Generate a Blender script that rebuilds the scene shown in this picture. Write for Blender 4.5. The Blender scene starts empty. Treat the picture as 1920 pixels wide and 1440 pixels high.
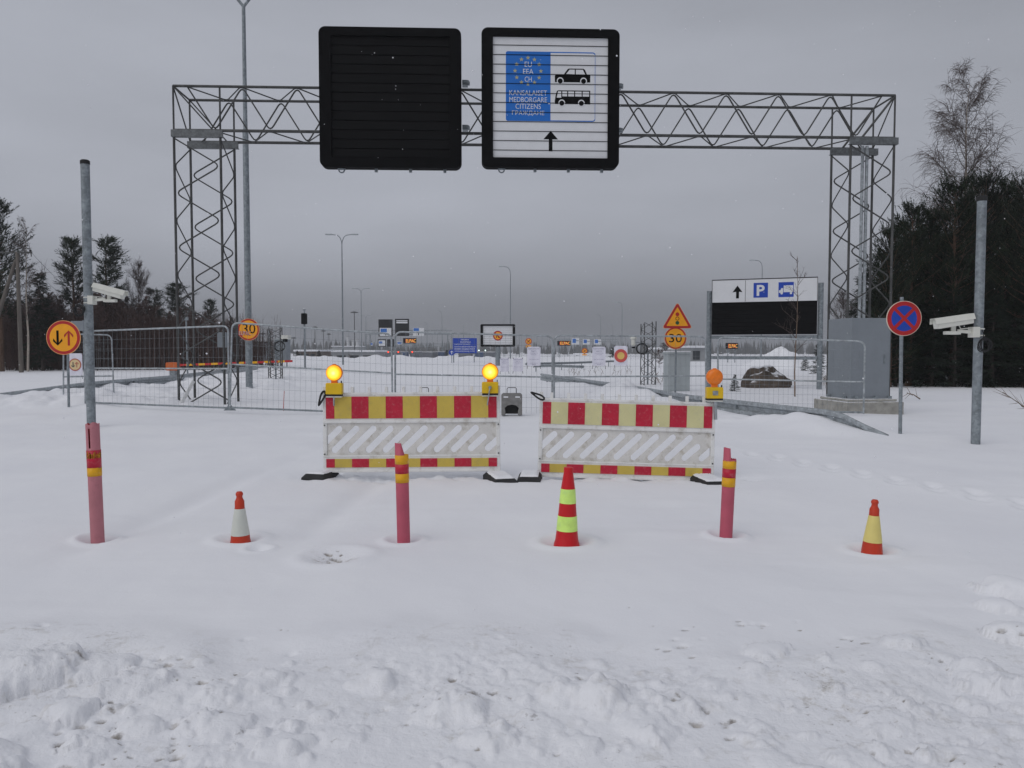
import bpy, bmesh, math, random
import numpy as np
from mathutils import Vector, Matrix

rnd = random.Random(7)
R = math.radians
SC = bpy.context.scene
COL = SC.collection

# ------------------------------------------------------------------ camera geometry
F, CX, CY, H = 1450.0, 960.0, 720.0, 1.45
PITCH = math.atan(65 / F)
CP, SP = math.cos(PITCH), math.sin(PITCH)


def P(px, py, D):
    """world point seen at photo pixel (px,py) at distance D along the view"""
    xc, yc = (px - CX) / F, (CY - py) / F
    t = D / (CP + yc * SP)
    return Vector((xc * t, D, H + (-SP + yc * CP) * t))


def GP(px, py, z=0.0):
    """point of the flat ground seen at photo pixel"""
    xc, yc = (px - CX) / F, (CY - py) / F
    t = (z - H) / (-SP + yc * CP)
    return Vector((xc * t, (CP + yc * SP) * t, z))


# ------------------------------------------------------------------ numpy noise / terrain
def _h(ix, iy, seed):
    n = (ix.astype(np.int64) * 374761393 + iy.astype(np.int64) * 668265263 + seed * 1274126177) & 0x7fffffff
    n = ((n ^ (n >> 13)) * 1274126177) & 0x7fffffff
    return ((n ^ (n >> 16)) & 0xffff) / 65535.0


def vnoise(x, y, seed=0):
    ix, iy = np.floor(x), np.floor(y)
    fx, fy = x - ix, y - iy
    ux, uy = fx * fx * fx * (fx * (fx * 6 - 15) + 10), fy * fy * fy * (fy * (fy * 6 - 15) + 10)
    a, b = _h(ix, iy, seed), _h(ix + 1, iy, seed)
    c, d = _h(ix, iy + 1, seed), _h(ix + 1, iy + 1, seed)
    return (a + (b - a) * ux) * (1 - uy) + (c + (d - c) * ux) * uy - 0.5


def fbm(x, y, seed=0, o=4, g=0.5):
    s, a = 0, 1.0
    for i in range(o):
        s = s + a * vnoise(x * 0.866 + y * 0.5, y * 0.866 - x * 0.5, seed + i * 17)
        x, y, a = x * 2.03 + 3.1, y * 2.03 - 1.7, a * g
    return s


def sst(a, b, x):
    t = np.clip((x - a) / (b - a), 0, 1)
    return t * t * (3 - 2 * t)


PITS = []
_pr = random.Random(77)
for _ in range(85):
    cy_ = _pr.uniform(2.15, 3.95)
    cx_ = _pr.uniform(-.8, .8) * cy_
    for _k in range(_pr.choice([1, 2, 4, 7, 10])):
        PITS.append((cx_ + _pr.gauss(0, .09), cy_ + _pr.gauss(0, .055), _pr.choice([.006, .008, .01, .013, .018, .028]) * _pr.uniform(.7, 1.3), _pr.uniform(.4, 1)))
for _ in range(60):   # earth showing through at a thawed spot, and a few crumbs on the smooth snow
    g = GP(630 + _pr.gauss(0, 17), 1050 + _pr.gauss(0, 5))
    PITS.append((g.x, g.y, _pr.uniform(.008, .024), _pr.uniform(.8, 1.25)))
for px_, py_ in ((690, 1003), (686, 1006), (262, 1045), (486, 1033), (381, 797), (240, 1113), (1180, 1150), (540, 1190), (950, 1130), (1505, 1110), (1315, 1060)):
    g = GP(px_, py_)
    PITS.append((g.x, g.y, .012, .8))
POCKETS = []      # (x, y, radius, depth) melted pockets round the posts
for px, py, r, d in [(183, 1010, .10, .06), (757, 1018, .10, .05), (1362, 1008, .10, .06), (451, 1016, .13, .045),
                     (1062, 1020, .145, .06), (1635, 1032, .12, .045), (630, 1050, .17, .05), (486, 1033, .07, .03),
                     ]:
    g = GP(px, py)
    POCKETS.append((g.x, g.y, r, d))
_cr = random.Random(21)
CLUMPS = []
for i in range(360):
    y = _cr.uniform(2.1, 3.45)
    x = _cr.uniform(-.85, .85) * y
    r = _cr.choice([.012, .016, .02, .025, .03, .04]) * _cr.uniform(.7, 1.3)
    CLUMPS.append((x, y, r, _cr.uniform(.45, .9)))
for i in range(70):
    y = _cr.uniform(2.2, 3.3)
    x = _cr.uniform(-.8, .8) * y
    CLUMPS.append((x, y, _cr.uniform(.05, .11), _cr.uniform(.25, .5)))
for px, py, r, k in [(1890, 1105, .16, .7), (1870, 1140, .12, .6), (130, 1355, .10, .75), (60, 1290, .2, .6), (1440, 1240, .11, .5),
                     (1690, 1230, .1, .6), (1850, 1290, .16, .5), (200, 1270, .14, .5), (250, 1300, .12, .45),
                     (1905, 1200, .15, .7), (480, 1300, .1, .5), (860, 1350, .12, .4), (1130, 1330, .09, .5)]:
    g = GP(px, py)
    CLUMPS.append((g.x, g.y, r, k))


def gz_np(x, y):
    z = 0.07 * fbm(x / 14, y / 14, 3, 3) * sst(6, 25, y) + 0.045 * fbm(x / 2.6, y / 3.2, 5, 3) + 0.012 * fbm(x / .5, y / .7, 9, 3) + .02 * (np.abs(fbm(x / 3.1 + y * .12, y / .55, 71, 3))) * sst(-.1, .25, fbm(x / 2.2, y / 2.2, 73, 2) + .05)
    # plough bank in the foreground
    edge = 3.75 + 0.7 * fbm(x / 1.3, y * 0 + 2.2, 11, 3) + .35 * sst(1.2, 2.6, np.abs(x))
    m = sst(0.0, 0.55, edge - y)
    rough = 0.05 * np.abs(fbm(x / .9, y / .5, 13, 4)) + .032 * np.abs(fbm(x / .2, y / .17, 15, 5)) + .016 * np.abs(fbm(x / .05, y / .05, 19, 4, .6))
    patch = sst(-.12, .2, fbm(x / .8, y / .8, 23, 2)) * .8 + .3
    z = z + m * (0.015 + rough * patch)
    z = z + .05 * np.exp(-((edge - .1 - y) / .3) ** 2) * sst(-.3, .3, fbm(x / .7, y / .7, 27, 2) + .1)
    for cx, cy, r, k in CLUMPS:
        d2 = ((x - cx) ** 2 + (y - cy) ** 2) / (r * r)
        near = d2 < 1.6
        if np.any(near):
            k = k * .7
            wob = 1 + 1.1 * fbm(x[near] / (r * .7), y[near] / (r * .7), 29, 3)
            z[near] = z[near] + r * k * np.sqrt(np.clip(1 - d2[near] * wob, 0, 1))
    for cx, cy, r, k in PITS:
        d2 = ((x - cx) ** 2 + ((y - cy) * 1.5) ** 2) / (r * r)
        near = d2 < 3
        if np.any(near):
            z[near] = z[near] - r * .8 * np.exp(-d2[near] * 1.8)
    for cx, cy, r, d in POCKETS:
        d2 = ((x - cx) ** 2 + (y - cy) ** 2) / (r * r)
        z = z - d * np.exp(-d2 * 1.6) + d * .35 * np.exp(-(np.sqrt(d2) - 1.5) ** 2 * 6)
    for i in range(26):   # old half filled footprints crossing the smooth snow
        t_ = i / 25
        cx, cy = 5.6 - 2.2 * t_ + .1 * (-1) ** i, 5.0 + 5.6 * t_
        d2 = ((x - cx) / .075) ** 2 + ((y - cy) / .15) ** 2
        near = d2 < 6
        if np.any(near):
            z[near] = z[near] - .035 * np.exp(-d2[near] ** 1.5) + .008 * np.exp(-(np.sqrt(d2[near]) - 1.5) ** 2 * 4)
    for k_, (x0_, sl_) in enumerate(((-3.4, .05), (-1.9, .05))):   # faint old wheel ruts running through the closure
        d = (x - x0_ - sl_ * y) / .16
        z = z - .022 * np.exp(-d * d) * sst(4.6, 6, y) * (1 - sst(60, 90, y)) * (.5 + 1.4 * sst(-.2, .2, fbm(y / 2.5, x * 0 + k_, 81, 2)))
    # trampled strip under the barricades
    s = np.exp(-((y - 8.85) / .28) ** 2) * sst(-2.6, -2.2, x) * (1 - sst(2.6, 3.0, x))
    z = z - s * (.07 - .12 * np.abs(fbm(x / .25, y / .2, 31, 3)))
    # drift in front of the guard rail on the right
    gx = np.interp(y, [12.5, 14.3, 15.6, 18.3, 24, 35], [6.3, 6.0, 5.25, 4.25, 3.35, 1.3])
    z = z + (.23 + .2 * np.exp(-((y - 21.7) / 1.5) ** 2)) * np.exp(-((x - gx + .45) / .75) ** 2) * sst(12.4, 15, y) * (1 - sst(24, 36, y)) * (1 + 1.2 * fbm(x / 1.2, y / 1.2, 37, 3))
    # ploughed bank on the left
    lm = sst(-6.8, -9.5, x) * sst(17.5, 20.5, y) * (1 - sst(40, 52, y)) * sst(-15.5, -13.0, x)
    z = z + lm * (.14 + .34 * np.abs(fbm(x / 1.3, y / 1.6, 41, 4)) + .08 * fbm(x / .35, y / .4, 43, 3))
    # snow ridge across the old road, then the land falls
    rid = np.exp(-((y - 100) / 9) ** 2) * sst(-48, -34, x) * (1 - sst(9, 22, x))
    z = z + rid * (.18 + 1.1 * np.abs(fbm(x / 5, y / 9, 47, 4)) + .25 * fbm(x / 1.5, y / 3, 49, 3))
    z = z - 2.0 * sst(112, 190, y)
    return z


def gz(x, y):
    return float(gz_np(np.array([float(x)]), np.array([float(y)]))[0])


# ------------------------------------------------------------------ object helpers
def thing(name, label, cat, loc=(0, 0, 0), rotz=0, group=None, rot=None):
    o = bpy.data.objects.new(name, None)
    o.empty_display_size = .2
    COL.objects.link(o)
    o.location = loc
    o.rotation_euler = rot if rot else (0, 0, rotz)
    o['label'] = label
    o['category'] = cat
    if group:
        o['group'] = group
    return o


def tag(o, label, cat, group=None):
    o['label'] = label
    o['category'] = cat
    if group:
        o['group'] = group
    return o


def kids(o):
    return [c for c in bpy.data.objects if c.parent == o]


def dup(root, loc, rotz=0, label=None, scale=None):
    def cp(o, par):
        c = o.copy()
        COL.objects.link(c)
        c.parent = par
        for k in kids(o):
            if k != c:
                cp(k, c)
        return c
    r = cp(root, None)
    r.location = loc
    r.rotation_euler = (0, 0, rotz)
    if scale:
        r.scale = scale if hasattr(scale, '__len__') else (scale,) * 3
    if label:
        r['label'] = label
    return r


def rootmat(o):
    m = Matrix.Identity(4)
    while o:
        m = o.matrix_basis @ m
        o = o.parent
    return m


class MB:
    def __init__(self):
        self.v, self.f, self.mi, self.c = [], [], [], 0

    def add(self, verts, faces):
        n = len(self.v)
        self.v += [tuple(p) for p in verts]
        self.f += [tuple(i + n for i in f) for f in faces]
        self.mi += [self.c] * len(faces)
        return self

    def mat(self, c):
        self.c = c
        return self

    def box(self, x0, x1, y0, y1, z0, z1, M=None):
        vs = [Vector((x, y, z)) for z in (z0, z1) for y in (y0, y1) for x in (x0, x1)]
        if M is not None:
            vs = [M @ p for p in vs]
        return self.add(vs, [(0, 2, 3, 1), (4, 5, 7, 6), (0, 1, 5, 4), (2, 6, 7, 3), (0, 4, 6, 2), (1, 3, 7, 5)])

    def bar(self, a, b, w, h):
        """rectangular bar from a to b"""
        a, b = Vector(a), Vector(b)
        d = (b - a).normalized()
        up = Vector((0, 0, 1)) if abs(d.z) < .95 else Vector((0, 1, 0))
        s = d.cross(up).normalized()
        u = s.cross(d)
        vs = [p + s * sx * w / 2 + u * sz * h / 2 for p in (a, b) for sz in (-1, 1) for sx in (-1, 1)]
        return self.add(vs, [(0, 2, 3, 1), (4, 5, 7, 6), (0, 1, 5, 4), (2, 6, 7, 3), (0, 4, 6, 2), (1, 3, 7, 5)])

    def tube(self, pts, r, n=8, cap=True, closed=False):
        pts = [Vector(p) for p in pts]
        k = len(pts)
        rs = r if hasattr(r, '__len__') else [r] * k
        d0 = (pts[1] - pts[0]).normalized()
        ref = Vector((0, 0, 1)) if abs(d0.z) < .9 else Vector((1, 0, 0))
        s = d0.cross(ref).normalized()
        vs, fs = [], []
        for i, p in enumerate(pts):
            if closed:
                d = (pts[(i + 1) % k] - pts[i - 1]).normalized()
            else:
                d = (pts[min(i + 1, k - 1)] - pts[max(i - 1, 0)]).normalized()
            s = (s - d * s.dot(d))
            s = s.normalized() if s.length > 1e-6 else d.orthogonal().normalized()
            u = d.cross(s)
            for j in range(n):
                a = 2 * math.pi * j / n
                vs.append(p + (s * math.cos(a) + u * math.sin(a)) * rs[i])
        for i in range(k if closed else k - 1):
            for j in range(n):
                a, b = i * n + j, i * n + (j + 1) % n
                c, d_ = ((i + 1) % k) * n + (j + 1) % n, ((i + 1) % k) * n + j
                fs.append((a, b, c, d_))
        if cap and not closed:
            fs.append(tuple(range(n - 1, -1, -1)))
            fs.append(tuple((k - 1) * n + j for j in range(n)))
        return self.add(vs, fs)

    def lathe(self, prof, n=24, M=None, o=(0, 0, 0)):
        o = Vector(o)
        vs, fs = [], []
        for r, z in prof:
            for j in range(n):
                a = 2 * math.pi * j / n
                p = Vector((r * math.cos(a), r * math.sin(a), z))
                vs.append((M @ p if M is not None else p) + o)
        for i in range(len(prof) - 1):
            for j in range(n):
                fs.append((i * n + j, i * n + (j + 1) % n, (i + 1) * n + (j + 1) % n, (i + 1) * n + j))
        if prof[0][0] > 1e-5:
            fs.append(tuple(range(n - 1, -1, -1)))
        if prof[-1][0] > 1e-5:
            fs.append(tuple((len(prof) - 1) * n + j for j in range(n)))
        return self.add(vs, fs)

    def prism(self, poly, y0, y1, ox=0, oz=0, s=1):
        """poly in (x,z), counter-clockwise seen from -Y; extruded y0 (front) to y1"""
        n = len(poly)
        area = sum(poly[i][0] * poly[(i + 1) % n][1] - poly[(i + 1) % n][0] * poly[i][1] for i in range(n))
        if area < 0:
            poly = poly[::-1]
        vs = [(ox + x * s, y0, oz + z * s) for x, z in poly] + [(ox + x * s, y1, oz + z * s) for x, z in poly]
        fs = [tuple(range(n)), tuple(range(2 * n - 1, n - 1, -1))]
        fs += [(i, i + n, (i + 1) % n + n, (i + 1) % n) for i in range(n)]
        return self.add(vs, fs)

    def disc(self, cx, cz, r, y0, y1, n=40):
        return self.prism([(cx + r * math.cos(2 * math.pi * i / n), cz + r * math.sin(2 * math.pi * i / n)) for i in range(n)], y0, y1)

    def ring(self, cx, cz, r0, r1, y0, y1, n=40):
        vs, fs = [], []
        for r, y in ((r0, y0), (r1, y0), (r1, y1), (r0, y1)):
            vs += [(cx + r * math.cos(2 * math.pi * i / n), y, cz + r * math.sin(2 * math.pi * i / n)) for i in range(n)]
        for q in range(4):
            for i in range(n):
                fs.append((q * n + i, q * n + (i + 1) % n, ((q + 1) % 4) * n + (i + 1) % n, ((q + 1) % 4) * n + i))
        return self.add(vs, fs)

    def text(self, body, cx, cz, w, h, y, bold=.012):
        """lettering centred on (cx,cz), fitted to w x h metres, facing -Y, front face at y"""
        cu = bpy.data.curves.new('t', 'FONT')
        cu.body, cu.size, cu.extrude, cu.offset, cu.resolution_u = body, 1, .0, bold, 3
        ob = bpy.data.objects.new('t', cu)
        COL.objects.link(ob)
        me = bpy.data.meshes.new_from_object(ob)
        if len(me.vertices):
            co = np.array([v.co[:] for v in me.vertices])
            lo, hi = co.min(0), co.max(0)
            sx, sz = w / max(hi[0] - lo[0], 1e-6), h / max(hi[1] - lo[1], 1e-6)
            vs = [(cx + (c[0] - (lo[0] + hi[0]) / 2) * sx, y, cz + (c[1] - (lo[1] + hi[1]) / 2) * sz) for c in co]
            self.add(vs, [tuple(p.vertices) for p in me.polygons])
        bpy.data.objects.remove(ob)
        bpy.data.curves.remove(cu)
        bpy.data.meshes.remove(me)
        return self

    def build(self, name, mats, parent=None, smooth=False, bevel=0, world=False, seg=2):
        me = bpy.data.meshes.new(name)
        vs = self.v
        if world and parent is not None:
            M = rootmat(parent).inverted()
            vs = [tuple(M @ Vector(p)) for p in vs]
        me.from_pydata(vs, [], self.f)
        mats = mats if isinstance(mats, (list, tuple)) else [mats]
        for m in mats:
            me.materials.append(m)
        if len(mats) > 1:
            me.polygons.foreach_set('material_index', self.mi)
        if smooth:
            me.shade_smooth()
            me.set_sharp_from_angle(angle=R(38))
        me.update()
        o = bpy.data.objects.new(name, me)
        COL.objects.link(o)
        o.parent = parent
        if bevel:
            b = o.modifiers.new('b', 'BEVEL')
            b.width, b.segments, b.limit_method, b.angle_limit = bevel, seg, 'ANGLE', R(40)
        return o


def rrect(x0, x1, z0, z1, r, n=5):
    pts = []
    for cx, cz, a0 in ((x1 - r, z1 - r, 0), (x0 + r, z1 - r, 90), (x0 + r, z0 + r, 180), (x1 - r, z0 + r, 270)):
        for i in range(n + 1):
            a = R(a0 + 90 * i / n)
            pts.append((cx + r * math.cos(a), cz + r * math.sin(a)))
    return pts


def plate(mb, outer, holes, y0, y1):
    """flat plate in XZ with holes, thickness y0..y1"""
    cu = bpy.data.curves.new('p', 'CURVE')
    cu.dimensions, cu.fill_mode, cu.extrude = '2D', 'BOTH', abs(y1 - y0) / 2
    for poly in [outer] + holes:
        sp = cu.splines.new('POLY')
        sp.points.add(len(poly) - 1)
        for p, (x, z) in zip(sp.points, poly):
            p.co = (x, z, 0, 1)
        sp.use_cyclic_u = True
    ob = bpy.data.objects.new('p', cu)
    COL.objects.link(ob)
    me = bpy.data.meshes.new_from_object(ob)
    ym = (y0 + y1) / 2
    mb.add([(v.co.x, ym - v.co.z, v.co.y) for v in me.vertices], [tuple(p.vertices) for p in me.polygons])
    bpy.data.objects.remove(ob)
    bpy.data.curves.remove(cu)
    bpy.data.meshes.remove(me)


def fillet(pts, r, n=4):
    """round the inner corners of a polyline"""
    pts = [Vector(p) for p in pts]
    out = [pts[0]]
    for i in range(1, len(pts) - 1):
        a, b, c = pts[i - 1], pts[i], pts[i + 1]
        ra = min(r, (a - b).length * .45, (c - b).length * .45)
        p0, p1 = b + (a - b).normalized() * ra, b + (c - b).normalized() * ra
        for k in range(n + 1):
            t = k / n
            out.append(p0 * (1 - t) ** 2 + b * 2 * t * (1 - t) + p1 * t * t)
    out.append(pts[-1])
    return out


# ------------------------------------------------------------------ materials
def nt(m):
    m.use_nodes = True
    t = m.node_tree
    return t, t.nodes, t.links, t.nodes['Principled BSDF']


def M(name, col, rough=.6, metal=0.0, var=.12, scale=5, bump=0, bscale=40, dirt=None, snow=0, spec=.4, emit=None, stretch=(1, 1, 1)):
    m = bpy.data.materials.new(name)
    t, N, L, B = nt(m)
    B.inputs['Roughness'].default_value = rough
    B.inputs['Metallic'].default_value = metal
    B.inputs['Specular IOR Level'].default_value = spec
    tc = N.new('ShaderNodeTexCoord')
    mp = N.new('ShaderNodeMapping')
    mp.inputs['Scale'].default_value = stretch
    L.new(tc.outputs['Object'], mp.inputs['Vector'])
    nz = N.new('ShaderNodeTexNoise')
    nz.inputs['Scale'].default_value = scale
    nz.inputs['Detail'].default_value = 6
    L.new(mp.outputs[0], nz.inputs['Vector'])
    mr = N.new('ShaderNodeMapRange')
    mr.inputs['From Min'].default_value, mr.inputs['From Max'].default_value = .3, .7
    mr.inputs['To Min'].default_value, mr.inputs['To Max'].default_value = 1 - var, 1 + var
    L.new(nz.outputs['Fac'], mr.inputs['Value'])
    mx = N.new('ShaderNodeVectorMath')
    mx.operation = 'SCALE'
    mx.inputs[0].default_value = col
    L.new(mr.outputs[0], mx.inputs['Scale'])
    out = mx.outputs[0]
    if dirt:
        dc, amt, ds = dirt
        n2 = N.new('ShaderNodeTexNoise')
        n2.inputs['Scale'].default_value, n2.inputs['Detail'].default_value, n2.inputs['Roughness'].default_value = ds, 8, .7
        L.new(tc.outputs['Object'], n2.inputs['Vector'])
        m2 = N.new('ShaderNodeMapRange')
        m2.inputs['From Min'].default_value, m2.inputs['From Max'].default_value = .52, .72
        m2.inputs['To Max'].default_value = amt
        L.new(n2.outputs['Fac'], m2.inputs['Value'])
        mc = N.new('ShaderNodeMix')
        mc.data_type = 'RGBA'
        L.new(m2.outputs[0], mc.inputs['Factor'])
        L.new(out, mc.inputs['A'])
        mc.inputs['B'].default_value = (*dc, 1)
        out = mc.outputs['Result']
    if snow:
        ge = N.new('ShaderNodeNewGeometry')
        sx = N.new('ShaderNodeSeparateXYZ')
        L.new(ge.outputs['Normal'], sx.inputs[0])
        n3 = N.new('ShaderNodeTexNoise')
        n3.inputs['Scale'].default_value, n3.inputs['Detail'].default_value = 4, 7
        L.new(tc.outputs['Object'], n3.inputs['Vector'])
        ad = N.new('ShaderNodeMath')
        ad.operation = 'ADD'
        L.new(sx.outputs['Z'], ad.inputs[0])
        L.new(n3.outputs['Fac'], ad.inputs[1])
        m3 = N.new('ShaderNodeMapRange')
        m3.inputs['From Min'].default_value, m3.inputs['From Max'].default_value = snow, snow + .12
        L.new(ad.outputs[0], m3.inputs['Value'])
        mc = N.new('ShaderNodeMix')
        mc.data_type = 'RGBA'
        L.new(m3.outputs[0], mc.inputs['Factor'])
        L.new(out, mc.inputs['A'])
        mc.inputs['B'].default_value = (.84, .85, .88, 1)
        out = mc.outputs['Result']
    L.new(out, B.inputs['Base Color'])
    if bump:
        nb = N.new('ShaderNodeTexNoise')
        nb.inputs['Scale'].default_value, nb.inputs['Detail'].default_value = bscale, 6
        L.new(mp.outputs[0], nb.inputs['Vector'])
        bp = N.new('ShaderNodeBump')
        bp.inputs['Strength'].default_value = bump
        bp.inputs['Distance'].default_value = .01
        L.new(nb.outputs['Fac'], bp.inputs['Height'])
        L.new(bp.outputs[0], B.inputs['Normal'])
    if emit:
        B.inputs['Emission Color'].default_value = (*emit[0], 1)
        B.inputs['Emission Strength'].default_value = emit[1]
    return m


def galv(name, col, var=.25):
    m = M(name, col, .5, .35, var, 9, spec=.4)
    t, N, L, B = nt(m)
    vo = N.new('ShaderNodeTexVoronoi')
    vo.inputs['Scale'].default_value = 28
    tc = [n for n in N if n.type == 'TEX_COORD'][0]
    L.new(tc.outputs['Object'], vo.inputs['Vector'])
    sx = N.new('ShaderNodeSeparateColor')
    L.new(vo.outputs['Color'], sx.inputs[0])
    mr = N.new('ShaderNodeMapRange')
    mr.inputs['To Min'].default_value, mr.inputs['To Max'].default_value = .82, 1.15
    L.new(sx.outputs[0], mr.inputs['Value'])
    src = B.inputs['Base Color'].links[0].from_socket
    mu = N.new('ShaderNodeVectorMath')
    mu.operation = 'SCALE'
    L.new(src, mu.inputs[0])
    L.new(mr.outputs[0], mu.inputs['Scale'])
    L.new(mu.outputs[0], B.inputs['Base Color'])
    return m


MG = galv('galvanised_steel', (.25, .28, .30))
MGL = galv('galvanised_steel_light', (.36, .39, .41))
MGD = M('weathered_lattice_steel', (.08, .081, .08), .65, .3, .3, 4)
MGM = galv('dull_galvanised_steel', (.15, .16, .165))
MBLK = M('black_sign_enamel', (.0045, .0045, .005), .8, 0, .2, 4, spec=.08)
MSLAT = M('black_louvre', (.0055, .0055, .006), .75, 0, .25, 6, spec=.1, stretch=(.3, 1, 6))
MWHT = M('white_sign_film', (.74, .75, .77), .5, 0, .03, 3, dirt=((.5, .5, .5), .12, 4))
MBLU = M('blue_sign_film', (.01, .15, .55), .45, 0, .06, 3)
MBLU2 = M('deep_blue_sign_film', (.012, .06, .42), .45, 0, .06, 3)
MSTAR = M('faded_gold_film', (.45, .42, .22), .5, 0, .1, 10)
MRED = M('red_sign_film', (.46, .018, .02), .45, 0, .08, 6)
MORG = M('orange_yellow_sign_film', (.95, .40, .012), .45, 0, .06, 6)
MEDGE = M('sign_edge_yellow', (.85, .42, .16), .5, 0, .05, 6)
MCREAM = M('sign_edge_cream', (.72, .62, .5), .5, 0, .05, 6)
MGRN = M('green_sign_film', (.02, .10, .04), .5, 0, .05, 6)
MPLW = M('white_barricade_plastic', (.78, .78, .765), .5, 0, .06, 5, dirt=((.42, .39, .33), .6, 9), bump=.1)
MPLG = M('dusty_barricade_plastic', (.69, .675, .645), .6, 0, .1, 6, dirt=((.36, .32, .25), .8, 9), bump=.15)
MREDR = M('red_reflective_sheet', (.50, .012, .04), .4, 0, .1, 8, dirt=((.55, .25, .25), .45, 26))
MYELR = M('mustard_reflective_sheet', (.62, .46, .085), .4, 0, .08, 5, dirt=((.42, .33, .12), .4, 18))
MPALE = M('pale_yellow_reflective_sheet', (.66, .62, .33), .4, 0, .07, 5, dirt=((.5, .48, .33), .4, 14))
MRUB = M('black_rubber', (.022, .022, .023), .75, 0, .3, 8, bump=.3)
MLY = M('yellow_lamp_case', (.78, .50, .01), .4, 0, .06, 8)
MCONE = M('orange_red_cone_plastic', (.56, .045, .015), .45, 0, .1, 6, dirt=((.35, .09, .06), .3, 14))
MCONER = M('bright_red_cone_plastic', (.60, .008, .015), .4, 0, .06, 6)
MCW = M('white_cone_sleeve', (.66, .68, .62), .4, 0, .05, 8)
MCL = M('lime_cone_sleeve', (.68, .95, .22), .35, 0, .1, 16, dirt=((.5, .72, .35), .5, 12))
MCY = M('faded_yellow_sleeve', (.78, .66, .22), .4, 0, .06, 8)
MPINK = M('faded_pink_bollard', (.50, .19, .22), .6, 0, .12, 5, dirt=((.34, .13, .15), .6, 14))
MPINKR = M('sunbleached_red_bollard', (.52, .10, .15), .6, 0, .12, 5, dirt=((.40, .09, .12), .6, 14))
MBIN = M('red_bollard_core', (.42, .012, .02), .6, 0, .1, 6)
MBY = M('amber_band', (.78, .40, .008), .45, 0, .1, 9, dirt=((.55, .2, .03), .3, 30))
MCAB = M('grey_cabinet_paint', (.235, .26, .285), .5, .1, .05, 3, dirt=((.19, .2, .21), .3, 9))
MCABL = M('light_grey_cabinet_paint', (.42, .46, .47), .55, 0, .06, 3, dirt=((.3, .32, .3), .3, 8))
MCON = M('concrete', (.36, .35, .32), .9, 0, .2, 6, bump=.5, bscale=30, dirt=((.16, .15, .13), .6, 7), snow=1.32)
MCOND = M('grey_concrete_block', (.22, .215, .21), .9, 0, .2, 10, bump=.4, bscale=40, dirt=((.13, .13, .12), .5, 12))
MHOLE = M('recess_shade_black', (.03, .03, .03), .9, 0, .1, 4)
MCAM = M('camera_housing_white', (.68, .68, .62), .45, 0, .05, 6, dirt=((.5, .49, .42), .3, 10))
MCABLE = M('black_cable', (.012, .012, .013), .5)
MPAPER = M('laminated_paper', (.78, .77, .86), .35, 0, .03, 4)
MINK = M('blue_black_print', (.10, .10, .22), .6)
MINKT = M('soft_black_print', (.08, .08, .09), .6)
MORANGEBOX = M('orange_drive_box', (.55, .12, .02), .5, 0, .1, 8)
MBARK = M('dark_bark', (.052, .042, .036), .9, 0, .3, 12, bump=.6, bscale=25)
MPBARK = M('pine_bark', (.10, .062, .042), .9, 0, .35, 8, bump=.6, bscale=25)
MBIRCH = M('birch_bark', (.42, .37, .32), .8, 0, .15, 5, dirt=((.06, .05, .05), .8, 9), stretch=(1, 1, .5))
MTWIG = M('brown_twigs', (.085, .062, .056), .85, 0, .25, 3)
MTWIGR = M('reddish_twigs', (.075, .045, .038), .85, 0, .25, 3)
MPINE = M('pine_needles', (.024, .034, .019), .8, 0, .45, .9, spec=.15)
MPINED = M('dark_pine_needles', (.021, .030, .017), .8, 0, .45, .9, spec=.15)
MSPRUCE = M('spruce_needles', (.022, .031, .021), .8, 0, .4, .9, spec=.15)
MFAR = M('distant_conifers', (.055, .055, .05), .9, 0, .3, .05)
MROCK = M('brown_boulder', (.10, .078, .062), .85, 0, .45, 3.5, bump=1.0, bscale=9, dirt=((.17, .15, .13), .6, 5), snow=1.22)
MWOOD = M('grey_timber_pole', (.13, .115, .10), .85, 0, .25, 5, stretch=(1, 1, .15))
MBRICK = M('brown_cladding', (.13, .105, .09), .8, 0, .15, 2)
MWALLG = M('grey_cladding', (.30, .31, .32), .7, 0, .1, 1)
MWALLW = M('pale_cladding', (.50, .51, .52), .7, 0, .1, 1)
MGLS = M('dark_glass', (.03, .035, .04), .15, 0, .1, 2, spec=.6)
MSNOWCAP = M('settled_snow', (.83, .84, .87), .7, 0, .04, 6, bump=.4, bscale=30, spec=.2)
MTAIL = M('tail_lamp_glow', (.6, .03, .02), .4, emit=((1, .07, .03), 3.0))
MHEAD = M('cool_lamp_glow', (.8, .9, .9), .4, emit=((.75, 1, .95), 2.0))
MLEDR = M('red_led_text', (.3, .01, .01), .5, emit=((1, .08, .05), .55))
MLEDY = M('yellow_led_text', (.3, .2, .01), .5, emit=((1, .78, .12), .75))
MLEDW = M('white_red_sticker', (.75, .55, .5), .5)
MLENS_OFF = M('orange_lens', (.88, .21, .01), .3, 0, .12, 20, spec=.5)
MTRAIL = M('lorry_grey_tarpaulin', (.13, .14, .16), .6, 0, .15, 1)
MTRAILB = M('lorry_blue_tarpaulin', (.06, .10, .20), .6, 0, .15, 1)
MSTALK = M('dry_stalks', (.13, .09, .06), .9, 0, .3, 5)
MREDSTK = M('red_snow_stake', (.55, .05, .03), .5)
MMIN = M('road_mirror_orange', (.7, .2, .03), .5)


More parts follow.
